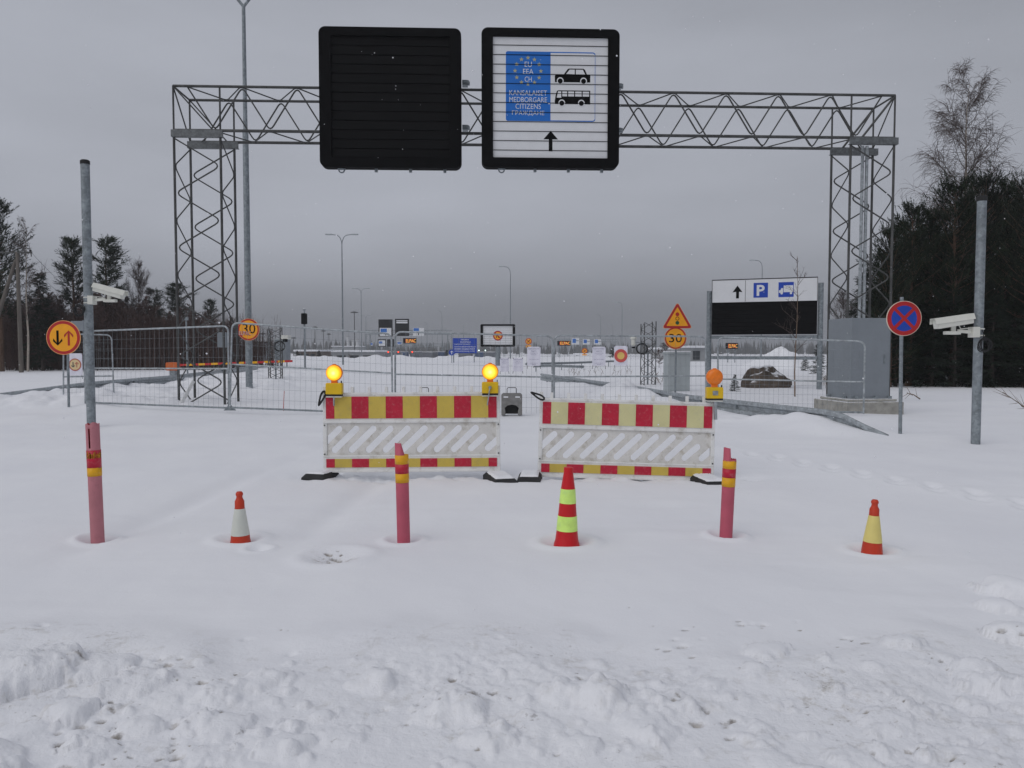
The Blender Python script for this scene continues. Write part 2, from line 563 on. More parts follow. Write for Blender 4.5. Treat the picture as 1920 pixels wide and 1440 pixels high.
def lens_lit():
    m = bpy.data.materials.new('lit_amber_lens')
    t, N, L, B = nt(m)
    B.inputs['Base Color'].default_value = (.9, .35, .01, 1)
    B.inputs['Roughness'].default_value = .3
    tc = N.new('ShaderNodeTexCoord')
    sx = N.new('ShaderNodeSeparateXYZ')
    L.new(tc.outputs['Object'], sx.inputs[0])
    # bulb behind the lens: brightest over the filament (lens centre is at x 0, z 0.265)
    d = N.new('ShaderNodeVectorMath')
    d.operation = 'DISTANCE'
    d.inputs[1].default_value = (0, -.035, .262)
    L.new(tc.outputs['Object'], d.inputs[0])
    ra = N.new('ShaderNodeValToRGB')
    e = ra.color_ramp.elements
    e[0].position, e[0].color = .0, (1, .92, .55, 1)
    e[1].position, e[1].color = 1, (.75, .20, .0, 1)
    k = e.new(.32)
    k.color = (1, .74, .10, 1)
    k = e.new(.65)
    k.color = (1, .48, .012, 1)
    mr = N.new('ShaderNodeMapRange')
    mr.inputs['From Max'].default_value = .105
    L.new(d.outputs['Value'], mr.inputs['Value'])
    L.new(mr.outputs[0], ra.inputs['Fac'])
    L.new(ra.outputs['Color'], B.inputs['Emission Color'])
    st = N.new('ShaderNodeMapRange')
    st.inputs['From Max'].default_value = .1
    st.inputs['To Min'].default_value, st.inputs['To Max'].default_value = 3.2, .55
    L.new(d.outputs['Value'], st.inputs['Value'])
    wv = N.new('ShaderNodeTexWave')
    wv.inputs['Scale'].default_value = 32
    L.new(tc.outputs['Object'], wv.inputs['Vector'])
    wr = N.new('ShaderNodeMapRange')
    wr.inputs['To Min'].default_value = .68
    L.new(wv.outputs['Fac'], wr.inputs['Value'])
    mu = N.new('ShaderNodeMath')
    mu.operation = 'MULTIPLY'
    L.new(st.outputs[0], mu.inputs[0])
    L.new(wr.outputs[0], mu.inputs[1])
    L.new(mu.outputs[0], B.inputs['Emission Strength'])
    return m


MLENS = lens_lit()


def snow_mat():
    m = bpy.data.materials.new('snow')
    t, N, L, B = nt(m)
    B.inputs['Roughness'].default_value = .75
    B.inputs['Specular IOR Level'].default_value = .2
    geo = N.new('ShaderNodeNewGeometry')
    at = N.new('ShaderNodeAttribute')
    at.attribute_name = 'dirt'

    def noise(sc, det, ro=.6):
        n = N.new('ShaderNodeTexNoise')
        n.inputs['Scale'].default_value, n.inputs['Detail'].default_value, n.inputs['Roughness'].default_value = sc, det, ro
        L.new(geo.outputs['Position'], n.inputs['Vector'])
        return n.outputs['Fac']

    def mr(sock, a, b, c=0, d=1):
        r = N.new('ShaderNodeMapRange')
        r.inputs['From Min'].default_value, r.inputs['From Max'].default_value = a, b
        r.inputs['To Min'].default_value, r.inputs['To Max'].default_value = c, d
        L.new(sock, r.inputs['Value'])
        return r.outputs[0]

    def math_(op, a, b):
        x = N.new('ShaderNodeMath')
        x.operation = op
        for i, q in enumerate((a, b)):
            if isinstance(q, (int, float)):
                x.inputs[i].default_value = q
            else:
                L.new(q, x.inputs[i])
        return x.outputs[0]

    def mix(f, a, b):
        x = N.new('ShaderNodeMix')
        x.data_type = 'RGBA'
        L.new(f, x.inputs['Factor'])
        for k, q in (('A', a), ('B', b)):
            if isinstance(q, tuple):
                x.inputs[k].default_value = (*q, 1)
            else:
                L.new(q, x.inputs[k])
        return x.outputs['Result']
    c = mix(mr(noise(.6, 4), .3, .7), (.82, .825, .86), (.87, .875, .90))
    grime = math_('MULTIPLY', math_('MULTIPLY', mr(noise(11, 9, .7), .53, .66), mr(noise(1.7, 4), .44, .57)), at.outputs['Fac'])
    c = mix(math_('MULTIPLY', grime, .7), c, (.44, .41, .36))
    speck = math_('MULTIPLY', mr(noise(30, 5, .75), .60, .66), math_('MULTIPLY', mr(noise(2.2, 4), .5, .62), at.outputs['Fac']))
    c = mix(math_('MULTIPLY', speck, .8), c, (.14, .115, .09))
    at2 = N.new('ShaderNodeAttribute')
    at2.attribute_name = 'pit_dirt'
    pd = mr(math_('ADD', at2.outputs['Fac'], math_('MULTIPLY', noise(45, 6, .75), .9)), .75, 1.15)
    c = mix(math_('MULTIPLY', pd, .8), c, mix(mr(noise(20, 3), .4, .6), (.36, .32, .27), (.13, .105, .08)))
    L.new(c, B.inputs['Base Color'])
    h = math_('ADD', math_('MULTIPLY', noise(9, 8, .65), 1.0), math_('MULTIPLY', noise(70, 4), .22))
    bp = N.new('ShaderNodeBump')
    bp.inputs['Distance'].default_value = .02
    L.new(math_('ADD', math_('MULTIPLY', at.outputs['Fac'], .75), .22), bp.inputs['Strength'])
    L.new(h, bp.inputs['Height'])
    L.new(bp.outputs[0], B.inputs['Normal'])
    return m


MSNOW = snow_mat()

# ------------------------------------------------------------------ ground: one sheet
def build_ground():
    ys = [-60, -25, -10, -4, -1.5, -.3, .4, .9, 1.3, 1.6]
    y = 1.85
    while y < 860:
        ys.append(y)
        y *= 1.0048 if y < 6 else 1.0085 if y < 30 else 1.016 if y < 130 else 1.05
    ys += [900]
    ys = np.array(ys)
    u = list(np.linspace(-.76, .76, 520))
    o = []
    a = .76
    while a < 4:
        a *= 1.06
        o.append(a)
    u = np.array([-q for q in o[::-1]] + u + o)
    sc = np.where(ys > 1.85, ys, 1.85 + (1.85 - ys) * .9)
    X = u[None, :] * sc[:, None]
    X = 900 * np.tanh(X / 900)
    Y = np.repeat(ys[:, None], len(u), 1)
    Z = gz_np(X.ravel().copy(), Y.ravel().copy())
    Xf, Yf = X.ravel(), Y.ravel()
    n, k = X.shape
    idx = np.arange(n * k).reshape(n, k)
    q = np.stack([idx[:-1, :-1], idx[:-1, 1:], idx[1:, 1:], idx[1:, :-1]], -1).reshape(-1, 4)
    me = bpy.data.meshes.new('snow_ground')
    me.vertices.add(n * k)
    me.vertices.foreach_set('co', np.stack([Xf, Yf, Z], 1).ravel().astype(np.float32))
    me.loops.add(len(q) * 4)
    me.loops.foreach_set('vertex_index', q.ravel().astype(np.int32))
    me.polygons.add(len(q))
    me.polygons.foreach_set('loop_start', np.arange(0, len(q) * 4, 4, dtype=np.int32))
    me.update()
    me.validate()
    # dirt: ploughed bank in front, churned strips, left bank
    edge = 4.0 + 0.7 * fbm(Xf / 1.3, Yf * 0 + 2.2, 11, 3) + .35 * sst(1.2, 2.6, np.abs(Xf))
    d = sst(-.1, .6, edge - Yf) * (.55 + .9 * np.clip(fbm(Xf / .7, Yf / .5, 53, 3) + .1, 0, 1))
    d = np.maximum(d, .9 * np.exp(-((Xf - POCKETS[6][0]) ** 2 / .03 + (Yf - POCKETS[6][1]) ** 2 / .03)) * 1.5)
    pit = np.zeros_like(d)
    for cx, cy, r, k in PITS:
        d2 = ((Xf - cx) ** 2 + ((Yf - cy) * 1.5) ** 2) / (r * r)
        near = d2 < 6
        pit[near] = np.maximum(pit[near], k * np.exp(-d2[near] * .9))
    a = me.attributes.new('pit_dirt', 'FLOAT', 'POINT')
    a.data.foreach_set('value', np.clip(pit, 0, 1).astype(np.float32))
    lm = sst(-6.8, -9.5, Xf) * sst(18, 21, Yf) * (1 - sst(40, 52, Yf)) * sst(-15.5, -13, Xf)
    d = np.maximum(d, lm * .5)
    d = np.maximum(d, .35 * np.exp(-((Yf - 8.85) / .25) ** 2) * sst(-2.6, -2.2, Xf) * (1 - sst(2.6, 3.0, Xf)))
    a = me.attributes.new('dirt', 'FLOAT', 'POINT')
    a.data.foreach_set('value', np.clip(d, 0, 1.3).astype(np.float32))
    me.shade_smooth()
    me.materials.append(MSNOW)
    ob = bpy.data.objects.new('snow_ground', me)
    COL.objects.link(ob)
    ob['kind'] = 'structure'
    return ob


build_ground()


def pile(name, x, y, r, h, seed):
    n, k = 28, 48
    vs, fs = [], []
    for i in range(n + 1):
        t = i / n
        for j in range(k):
            a = 2 * math.pi * j / k
            rr = r * (1 - t) * (1 + .12 * math.sin(3 * a + seed) + .06 * math.sin(7 * a))
            xx, yy = x + rr * math.cos(a), y + rr * math.sin(a)
            w = float(fbm(np.array([xx * .9]), np.array([yy * .9]), seed, 4)[0])
            vs.append((xx, yy, gz(xx, yy) - .1 + h * (t ** 1.25) * (1 + .15 * w) + .12 * w * t))
    for i in range(n):
        for j in range(k):
            fs.append((i * k + j, i * k + (j + 1) % k, (i + 1) * k + (j + 1) % k, (i + 1) * k + j))
    mb = MB()
    mb.add(vs, fs)
    o = mb.build(name, MSNOWCAP, None, smooth=True)
    o['kind'] = 'structure'


g = P(1465, 660, 60)
pile('snow_pile', g.x, 60, 3.2, 1.95, 5)
g = P(1074, 672, 75)
pile('snow_heap', g.x, 75, 2.2, .75, 9)

# ------------------------------------------------------------------ GANTRY
A = P(325, 200, 20.0)
A.z = 0
Bq = P(1678, 200, 20.75)
Bq.z = 0
U = (Bq - A).normalized()
V = Vector((-U.y, U.x, 0))
GL = (Bq - A).length
GANG = math.atan2(U.y, U.x)
ZT, ZB, GW, LW = P(500, 161, 20).z, P(500, 244, 20).z, 1.12, 1.17


def G(s, t, z):
    return A + U * s + V * t + Vector((0, 0, z))


def zigzag(mb, a0, a1, b0, b1, n, r, phase=0, fr=.16):
    pts = []
    for i in range(n + 1):
        t = i / n
        a, b = a0.lerp(a1, t), b0.lerp(b1, t)
        pts.append(a if (i + phase) % 2 == 0 else b)
    mb.tube(fillet(pts, fr), r, 6)


gantry = thing('overhead_gantry', 'grey steel lattice gantry spanning the whole road on two lattice legs', 'gantry', A + U * GL / 2 + V * GW / 2)
mb = MB()
for t in (0, GW):
    for z in (ZB, ZT):
        mb.tube([G(0, t, z), G(GL, t, z)], .036 if z == ZT else .04, 8)
mb.build('beam_chord', MGD, gantry, world=True, smooth=True)
mb = MB()
n = 26
for t, ph in ((0, 1), (GW, 0)):
    zigzag(mb, G(.35, t, ZB), G(GL - .35, t, ZB), G(.35, t, ZT), G(GL - .35, t, ZT), n, .021, ph)
zigzag(mb, G(.3, 0, ZT), G(GL - .3, 0, ZT), G(.3, GW, ZT), G(GL - .3, GW, ZT), n, .017, 0)
zigzag(mb, G(.3, 0, ZB), G(GL - .3, 0, ZB), G(.3, GW, ZB), G(GL - .3, GW, ZB), n, .017, 1)
for s in (0, LW, GL - LW, GL):
    for t in (0, GW):
        mb.tube([G(s, t, ZB), G(s, t, ZT)], .024, 6)
for s in (0, GL):
    mb.tube([G(s, 0, ZT), G(s, GW, ZT)], .024, 6)
    mb.tube([G(s, 0, ZT), G(s, GW, ZB)], .02, 6)
for t in (0, GW):
    mb.tube([G(0, t, ZT), G(LW * .85, t, ZB)], .02, 6)
    mb.tube([G(GL, t, ZT), G(GL - LW * .75, t, ZB)], .03, 6)
mb.build('beam_bracing', MGD, gantry, world=True, smooth=True)
for s0 in (0, GL - LW):
    mb = MB()
    for s in (s0, s0 + LW):
        for t in (0, GW):
            q = G(s, t, 0)
            mb.tube([G(s, t, gz(q.x, q.y) - .15), G(s, t, ZB - .1)], .034, 8)
    n = 10
    z0, z1 = -.1, ZB - .2
    for t, ph in ((0, 0), (GW, 1)):
        zigzag(mb, G(s0, t, z0), G(s0, t, z1), G(s0 + LW, t, z0), G(s0 + LW, t, z1), n, .02, ph, .2)
    for s, ph in ((s0, 1), (s0 + LW, 0)):
        zigzag(mb, G(s, 0, z0), G(s, 0, z1), G(s, GW, z0), G(s, GW, z1), n, .018, ph, .2)
    mb.build('leg', MGD, gantry, world=True, smooth=True)
    for t in (-.02, GW - .02):
        mb = MB()
        e0, e1 = (s0 - .05, s0 + LW + .08) if t < .5 else (s0 - .06, s0 + LW + .12)
        Mx = Matrix.Translation(G(0, t, ZB - .09)) @ Matrix.Rotation(GANG, 4, 'Z')
        mb.box(e0, e1, -.06, .0, -.09, .09, Mx)
        mb.box(e0, e1, 0, .07, .075, .09, Mx)
        mb.box(e0, e1, 0, .07, -.09, -.075, Mx)
        mb.build('bearing_channel', MGM, gantry, world=True, bevel=.004)
mb = MB()
for ds in (.42, .54):
    q = G(GL - ds, GW * .55, 0)
    mb.tube([q + Vector((0, 0, 1.6)), q + Vector((0, 0, ZB - .05))], .045, 8)
mb.build('cable_conduit', MGL, gantry, world=True, smooth=True)
# junction box strapped to left leg, slanted white strip tied at its foot
mb = MB()
q = G(LW - .22, GW * .5, 0)
mb.box(-.1, .14, -.1, .08, 1.5, 1.9, Matrix.Translation(q))
mb.build('junction_box', MCAB, gantry, world=True, bevel=.01)
# ------------------------------------------------------------------ gantry boards
def clamp(mb, x, z):
    mb.box(x - .07, x + .07, .36, .58, z - .06, z + .06)
    mb.box(x - .04, x + .1, .30, .36, z - .03, z + .03)


def board(name, label, px0, px1, py0, py1, D, louvre):
    c = P((px0 + px1) / 2, (py0 + py1) / 2, D)
    w = (P(px1, 186, D) - P(px0, 186, D)).x
    z0, z1 = P(734, py1, D).z, P(734, py0, D).z
    h = z1 - z0
    t = thing(name, label, 'road sign', (c.x, D, z0), GANG)
    hw = w / 2
    mb = MB()
    fw = .28
    plate(mb, rrect(-hw, hw, 0, h, .16, 6), [rrect(-hw + fw, hw - fw, .24, h - .2, .02, 2)], -.16, .12)
    mb.build('frame', MBLK, t, bevel=.015)
    for i in range(4):
        mb = MB()
        x = -hw + w * (.145 + .245 * i)
        if i == 0:
            mb.tube([(x + .07 * math.cos(a), 0, -.03 + .07 * math.sin(a)) for a in [R(q) for q in range(180, 361, 30)]], .018, 6)
            mb.box(x - .09, x + .09, -.04, .04, -.03, 0)
        else:
            mb.box(x - .035, x + .035, -.035, .035, -.08, 0.01)
        mb.build('underside_fitting', MG, t)
    for z in (ZB, ZT):
        mb = MB()
        clamp(mb, hw + .08, z - z0)
        mb.tube([(hw + .08, .45, z - z0), (hw + .2, .45, z - z0)], .05, 10)
        mb.build('clamp', MG, t)
    for x in (-hw + .5, hw - .5):
        mb = MB()
        mb.box(x - .05, x + .05, .12, .36, .15, h - .15)
        mb.build('bracket', MG, t)
    return t, w, h, fw


tb, w, h, fw = board('louvre_board', 'black rolling louvre board closed and blank on the overhead gantry', 602, 865, 56, 317, 19.3, True)
mb = MB()
n = 13
z0, z1 = .24, h - .2
st = (z1 - z0) / n
for i in range(n):
    z = z0 + st * i
    mb.add([(x, y, zz) for x in (-w / 2 + fw + .005, w / 2 - fw - .005) for y, zz in ((-.10, z + .006), (-.112, z + .02), (-.095, z + st - .006), (0.0, z + st - .006), (0.0, z + .006))],
           [(0, 5, 6, 1), (1, 6, 7, 2), (2, 7, 8, 3), (3, 8, 9, 4), (4, 9, 5, 0), (0, 1, 2, 3, 4), (5, 9, 8, 7, 6)])
mb.box(-w / 2 + fw + .001, w / 2 - fw - .001, .01, .05, .242, h - .202)
mb.build('louvre', MSLAT, tb)

tb, w, h, fw = board('lane_sign', 'white louvre sign for EU EEA CH citizens with car, bus and arrow on the gantry', 903, 1160, 58, 317, 19.55, False)
SX = 256.0 / w


def L2(px, py):
    return ((px - 1031.0) / SX, h / 2 + (187.0 - py) / SX)


mb = MB()
mb.box(-w / 2 + fw + .003, w / 2 - fw - .003, -.10, 0.0, .243, h - .203)
mb.build('face', MWHT, tb)
YF = -.1
mb = MB()
x0, z1 = L2(948, 101)
x1, z0 = L2(1031, 228)
mb.prism([(x1, z0)] + [(x1, z1)] + rrect(x0, x0 + .3, z0, z1, .05)[6:18], YF - .003, YF)
x2 = L2(1114, 0)[0]
for a, b in zip(*(lambda p: (p, p[1:] + p[:1]))(rrect(x0 + .01, x2, z0 + .012, z1 - .012, .06))):
    if max(a[0], b[0]) > x1 - .2:
        mb.bar((max(a[0], x1), YF - .0005, a[1]), (max(b[0], x1), YF - .0005, b[1]), .005, .024) if (Vector(a) - Vector(b)).length > .001 and max(a[0], b[0]) > x1 + .001 else None
mb.build('blue_field', MBLU, tb)
mb = MB()
for i in range(12):
    a = R(90 + 30 * i)
    cx, cz = L2(989 + 24 * math.cos(a), 136.5 - 24 * math.sin(a))
    r = 4.3 / SX
    mb.prism([(cx + (r if k % 2 == 0 else r * .42) * math.cos(R(90 + 36 * k)), cz + (r if k % 2 == 0 else r * .42) * math.sin(R(90 + 36 * k))) for k in range(10)], YF - .006, YF - .003)
mb.build('star_ring', MSTAR, tb)
mb = MB()
for s, py, wd in (('EU', 124.5, 13), ('EEA', 137.5, 19), ('CH', 151.5, 13), ('KANSALAISET', 176.5, 70), ('MEDBORGARE', 189, 70), ('CITIZENS', 201.2, 47), ('ГРАЖДАНЕ', 213.8, 60)):
    cx, cz = L2(989.5, py)
    mb.text(s, cx, cz, wd / SX, 9.4 / SX, YF - .0065, -.004)
mb.build('lettering', MWHT, tb)
mb = MB()


def poly(pts, y0=YF - .004, y1=YF):
    mb.prism([L2(*p) for p in pts], y0, y1)


# car pictogram
poly([(1039, 144), (1041, 142.5), (1056, 141.5), (1063, 132), (1066, 131), (1092, 131), (1095, 133), (1099, 142), (1105, 142.5), (1105, 156), (1039, 156)])
mb.build('car_pictogram', MBLK, tb)
mb = MB()
# bus pictogram
poly([(1039, 190), (1041, 178), (1043, 172), (1046, 171), (1105, 171), (1105, 196), (1039, 196)])
mb.build('bus_pictogram', MBLK, tb)
mb = MB()
poly([(1018, 261), (1031.5, 245.5), (1045, 261), (1034.8, 261), (1034.8, 283), (1028, 283), (1028, 261)])
mb.build('arrow', MBLK, tb)
mb = MB()
Y2, Y3 = YF - .0075, YF - .004
for q in ([(1060, 141), (1066.5, 133), (1076, 133), (1076, 141.5)], [(1078, 133), (1091, 133), (1095.5, 141.5), (1078, 141.5)],
          [(1042.5, 184.5), (1045, 173), (1051, 173), (1051, 184.5)], [(1053, 173), (1062, 173), (1062, 182), (1053, 182)],
          [(1064, 173), (1075, 173), (1075, 182), (1064, 182)], [(1077, 173), (1089, 173), (1089, 182), (1077, 182)],
          [(1091, 173), (1103, 173), (1103, 182), (1091, 182)]):
    mb = MB()
    mb.prism([L2(*p) for p in q], Y2, Y3)
    mb.build('pictogram_window', MWHT, tb)
for px, py in ((1049, 153.5), (1092.5, 153.5), (1052, 194), (1088.5, 194)):
    cx, cz = L2(px, py)
    mb = MB()
    mb.disc(cx, cz, 6.3 / SX, Y2, Y3, 20)
    mb.build('wheel_arch', MWHT, tb)
for px, py in ((1049, 154), (1092.5, 154), (1052, 194.5), (1088.5, 194.5)):
    cx, cz = L2(px, py)
    mb = MB()
    mb.disc(cx, cz, 4.6 / SX, Y2 - .003, Y2, 20)
    mb.build('pictogram_wheel', MBLK, tb)
mb = MB()
for i in range(12):
    z = h / 2 + (187.0 - (90 + 17.42 * i)) / SX
    mb.box(-w / 2 + fw + .004, w / 2 - fw - .004, YF - .014, YF - .0, z - .006, z + .006)
mb.build('louvre_seam', MBLK, tb)

# ------------------------------------------------------------------ street lamps
def lamp_post(px, D, Hh, kind, label, r0=.09, arm=.95, base_z=None, group='street lamps along the closed road', mat=None):
    x = P(px, 660, D).x
    b = gz(x, D) if base_z is None else base_z
    t = thing('street_lamp', label, 'street lamp', (x, D, b - .05), 0, group)
    mat = mat or MG
    mb = MB()
    if D < 40:
        mb.tube([(0, 0, 0), (0, 0, Hh * .62), (0, 0, Hh * .62), (0, 0, Hh * .62 + .02), (0, 0, Hh * .92)], [r0, r0 * .82, r0 * .9, r0 * .62, r0 * .5], 14)
    else:
        mb.tube([(0, 0, 0), (0, 0, Hh * .6), (0, 0, Hh * .92)], [r0, r0 * .75, r0 * .5], 8)
    mb.build('pole', mat, t, smooth=True)
    dirs = {'double': (-1, 1), 'Y': (-1, 1), 'left': (-1,), 'right': (1,)}[kind]
    for s in dirs:
        mb = MB()
        pts = []
        for i in range(9):
            a = R(90 * i / 8) if kind != 'Y' else R(25 + 65 * i / 8)
            pts.append((s * ((1 - math.cos(a)) if kind != 'Y' else (1.45 * (i / 8))) * arm * .55, 0, Hh * .92 + (math.sin(a) if kind != 'Y' else math.sin(R(90 * i / 8))) * Hh * .08))
        pts.append((s * max(arm, 1.6 if kind == 'Y' else 0), 0, Hh + .06))
        mb.tube(pts, r0 * .42, 8)
        a_ = mb.build('arm', mat, t, smooth=True)
        mb = MB()
        mb.box(s * arm - .05 * s, s * (arm + .6), -.13, .13, Hh + .0, Hh + .12)
        mb.build('lamp_head', MCABL, a_, bevel=.04)
    return t


lamp_post(466.5, 26, (P(460, 24, 26).z + .05) / .92, 'Y', 'tall double armed street lamp beside the left gantry leg, cut by the top edge', .115, 1.7)
lamp_post(643, 73, 12.2, 'double', 'double armed street lamp standing alone left of the louvre board, second tallest')
lamp_post(678, 131, 12, 'double', 'double armed lamp just right of the standalone double lamp, half its height')
lamp_post(686.5, 196, 12, 'double', 'smallest double armed lamp farthest along the left row')
lamp_post(957, 102, 12.1, 'left', 'single armed lamp rising above the framed prohibition board')
lamp_post(1166, 156, 12, 'left', 'single armed lamp left of the near lattice camera mast on the right')
lamp_post(1427, 92, 12, 'left', 'single armed lamp peeking out above the parking direction sign')
lamp_post(829, 213, 14, 'left', 'single armed lamp above the small blue and white far sign')
lamp_post(801, 290, 13.5, 'left', 'faint single armed lamp left of the blue text sign', .12)
lamp_post(869, 300, 13.5, 'right', 'faint single armed lamp rising behind the blue text sign', .12)
lamp_post(945, 280, 15, 'right', 'faint thin lamp just behind the framed prohibition board', .12)
lamp_post(1126, 260, 15, 'left', 'faint single armed lamp behind the small far blue signs', .12)
lamp_post(1149, 270, 12, 'left', 'shortest faint lamp beside the white papers on the fence', .12)
lamp_post(974, 240, 8, 'left', 'short faint lamp between framed board and small yellow sign', .1)


def mast(px, D, top, rad, label):
    x = P(px, 660, D).x
    b = gz(x, D)
    zt = P(px, top, D).z
    t = thing('mast_lamp', label, 'mast lamp', (x, D, b - .1), 0, 'floodlight masts by the terminal')
    mb = MB()
    mb.tube([(0, 0, 0), (0, 0, zt - b)], [.16, .1], 8)
    mb.build('pole', MGD, t, smooth=True)
    mb = MB()
    mb.lathe([(.12, -.25), (rad, -.12), (rad * 1.02, .05), (rad * .4, .22), (.1, .3)], 16, o=(0, 0, zt - b))
    mb.build('lamp_ring', MGD, t, smooth=True)


for px, D, top, rad, lab in ((665, 219, 585, 1.1, 'tall floodlight mast with wide round head by the lamp row'),
                             (591, 250, 613, .85, 'floodlight mast with round head right of the traffic signal'),
                             (607, 270, 620, .8, 'floodlight mast with round head above the low terminal roof'),
                             (617, 290, 626, .8, 'small floodlight mast close to the snow ridge, under its neighbours'),
                             (551, 240, 633, .8, 'floodlight mast left of the traffic signal near the grey cabinet'),
                             (493, 190, 625, .85, 'floodlight mast between the 30 sign and the lattice mast')):
    mast(px, D, top, rad, lab)

# ------------------------------------------------------------------ camera poles
def cctv(label, loc, s, tilt):
    """camera looking along s*X; loc is the pole axis at the bracket height"""
    t = thing('security_camera', label, 'camera', loc)
    Mt = Matrix.Translation((s * .40, -.02, .16)) @ Matrix.Rotation(s * R(tilt), 4, 'Y')
    mb = MB()
    prof = [(-.08, -.075), (.08, -.075), (.088, .04), (.06, .075), (-.06, .075), (-.088, .04)]
    L0, L1 = -.27, .27
    vs = [Mt @ Vector((x * s, y, z * k)) for x, k in ((L0, .85), (L1, 1.0)) for y, z in prof]
    n = 6
    mb.add(vs, [(i, (i + 1) % n, (i + 1) % n + n, i + n) for i in range(n)] + [tuple(range(n - 1, -1, -1)), tuple(range(n, 2 * n))])
    mb.build('housing', MCAM, t, bevel=.012)
    mb = MB()
    vs = [Mt @ Vector((x * s, y, z)) for x in (-.29, .31) for y, z in ((-.098, .0), (-.07, .088), (.07, .088), (.098, .0), (.092, .0), (.066, .080), (-.066, .080), (-.092, .0))]
    mb.add(vs, [(i, (i + 1) % 8, (i + 1) % 8 + 8, i + 8) for i in range(8)] + [tuple(range(7, -1, -1)), tuple(range(8, 16))])
    mb.build('sun_shield', MCAM, t)
    mb = MB()
    mb.bar((s * .09, -.02, .0), (s * .33, -.02, .02), .045, .05)
    mb.box(min(s * .30, s * .52), max(s * .30, s * .52), -.06, .04, -.035, .015)
    mb.box(min(s * .36, s * .42), max(s * .36, s * .42), -.03, .01, .01, .12)
    mb.tube([(s * .34, -.05, .12), (s * .3, -.05, .05), (s * .2, -.05, .06), (s * .1, -.05, .02)], .008, 6)
    mb.build('arm', MCAM, t, bevel=.006)
    mb = MB()
    mb.box(min(s * .03, s * .13), max(s * .03, s * .13), -.098, .06, -.08, .08)
    for zz in (-.06, .04):
        mb.lathe([(.083, zz), (.083, zz + .02)], 20)
    mb.build('wall_plate', MCAM, t, bevel=.006)
    return t


def camera_pole(px, pyb, pyt, r, label, s, pyc, camlabel, coil_s, coillabel, tilt):
    b = GP(px, pyb)
    D = b.y
    zt = P(px, pyt, D).z
    g = gz(b.x, D)
    t = thing('steel_pole', label, 'pole', (b.x, D, g - .3))
    mb = MB()
    mb.tube([(0, 0, 0), (0, 0, zt - g + .3)], r, 20)
    mb.build('shaft', MG, t, smooth=True)
    mb = MB()
    mb.lathe([(r + .006, -.05), (r + .006, .012), (r * .8, .03), (0, .035)], 20, o=(0, 0, zt - g + .3))
    mb.build('end_cap', MRUB, t, smooth=True)
    zc = P(px, pyc, D).z
    cctv(camlabel, (b.x, D, zc), s, tilt)
    rr = random.Random(int(px))
    mb = MB()
    for k in range(6):
        R0 = .075 + .012 * rr.random()
        ox, oz, oy = rr.uniform(-.012, .012), rr.uniform(-.015, .015), -r - .02 - .012 * k
        mb.tube([(R0 * math.cos(a) + ox, oy + .02 * math.sin(a * 2 + k), R0 * 1.2 * math.sin(a) + oz) for a in [2 * math.pi * i / 22 for i in range(22)]], .0065, 6, closed=True)
    mb.tube([(-.02, -r - .02, .07), (0, -r - .02, .16), (.02 * s, -r - .01, .24)], .006, 6)
    o = mb.build('cable_coil', MCABLE, None, smooth=True)
    o.location = (b.x + coil_s, D, zc - .2)
    tag(o, coillabel, 'cable')


camera_pole(171.5, 801, 303, .078, 'tall galvanised pole carrying a camera on the left behind a pink bollard', 1, 563,
            'white security camera pointing right on the tall left pole', -.10, 'coil of black cable hanging on the left camera pole', 15)
camera_pole(1829, 832, 371, .066, 'bare galvanised pole standing in smooth snow on the far right with a camera', -1, 623,
            'white security camera pointing left on the right pole', .03, 'coil of black cable hanging on the right camera pole', 8)

# ------------------------------------------------------------------ small road signs
def post_mesh(mb, x, D, z0, z1, r=.03):
    mb.tube([(x, D, z0), (x, D, z1)], r, 10)


def arrow_poly(cx, z0, z1, hw, hh, sw):
    """arrow from z0 tail to z1 tip with chevron head"""
    s = 1 if z1 > z0 else -1
    return [(cx - sw, z0), (cx - sw, z1 - s * sw * 2.4), (cx - hw + sw * .2, z1 - s * hh), (cx - hw, z1 - s * (hh - sw * 2)) if False else (cx - hw, z1 - s * hh * .62), (cx, z1),
            (cx + hw, z1 - s * hh * .62), (cx + hw - sw * .2, z1 - s * hh), (cx + sw, z1 - s * sw * 2.4), (cx + sw, z0)]


def round_sign(mb_parent, x, D, z, r, rimw=.2, field=MORG, edge=MEDGE, y=None):
    y = D if y is None else y
    e = MB()
    e.disc(x, z, r, y - .004, y + .012, 48)
    pl = e.build('sign_plate', edge, mb_parent, world=True)
    e = MB()
    e.ring(x, z, r * (1 - rimw), r * .965, y - .0075, y - .004, 48)
    e.build('red_rim', MRED, mb_parent, world=True)
    e = MB()
    e.disc(x, z, r * (1 - rimw), y - .0075, y - .004, 48)
    e.build('field', field, mb_parent, world=True)
    return y - .0075


# two-way priority sign on the left
g = GP(129, 768)
D = g.y
t = thing('priority_sign', 'round yellow sign with black and red vertical arrows on leaning grey post', 'road sign', (g.x, D, gz(g.x, D) - .1))
c = P(119, 633, D - .06)
mb = MB()
mb.tube([(g.x, D, -.2), (c.x + .07, D, c.z + .38)], .03, 10)
mb.build('post', MG, t, world=True, smooth=True)
y = round_sign(t, c.x, D - .06, c.z, .41, .2)
mb = MB()
mb.prism(arrow_poly(c.x - .135, c.z + .17, c.z - .19, .11, .17, .027), y - .004, y)
mb.build('black_arrow', MBLK, t, world=True)
mb = MB()
mb.prism(arrow_poly(c.x + .13, c.z - .19, c.z + .17, .11, .17, .025), y - .004, y)
mb.build('red_arrow', MRED, t, world=True)

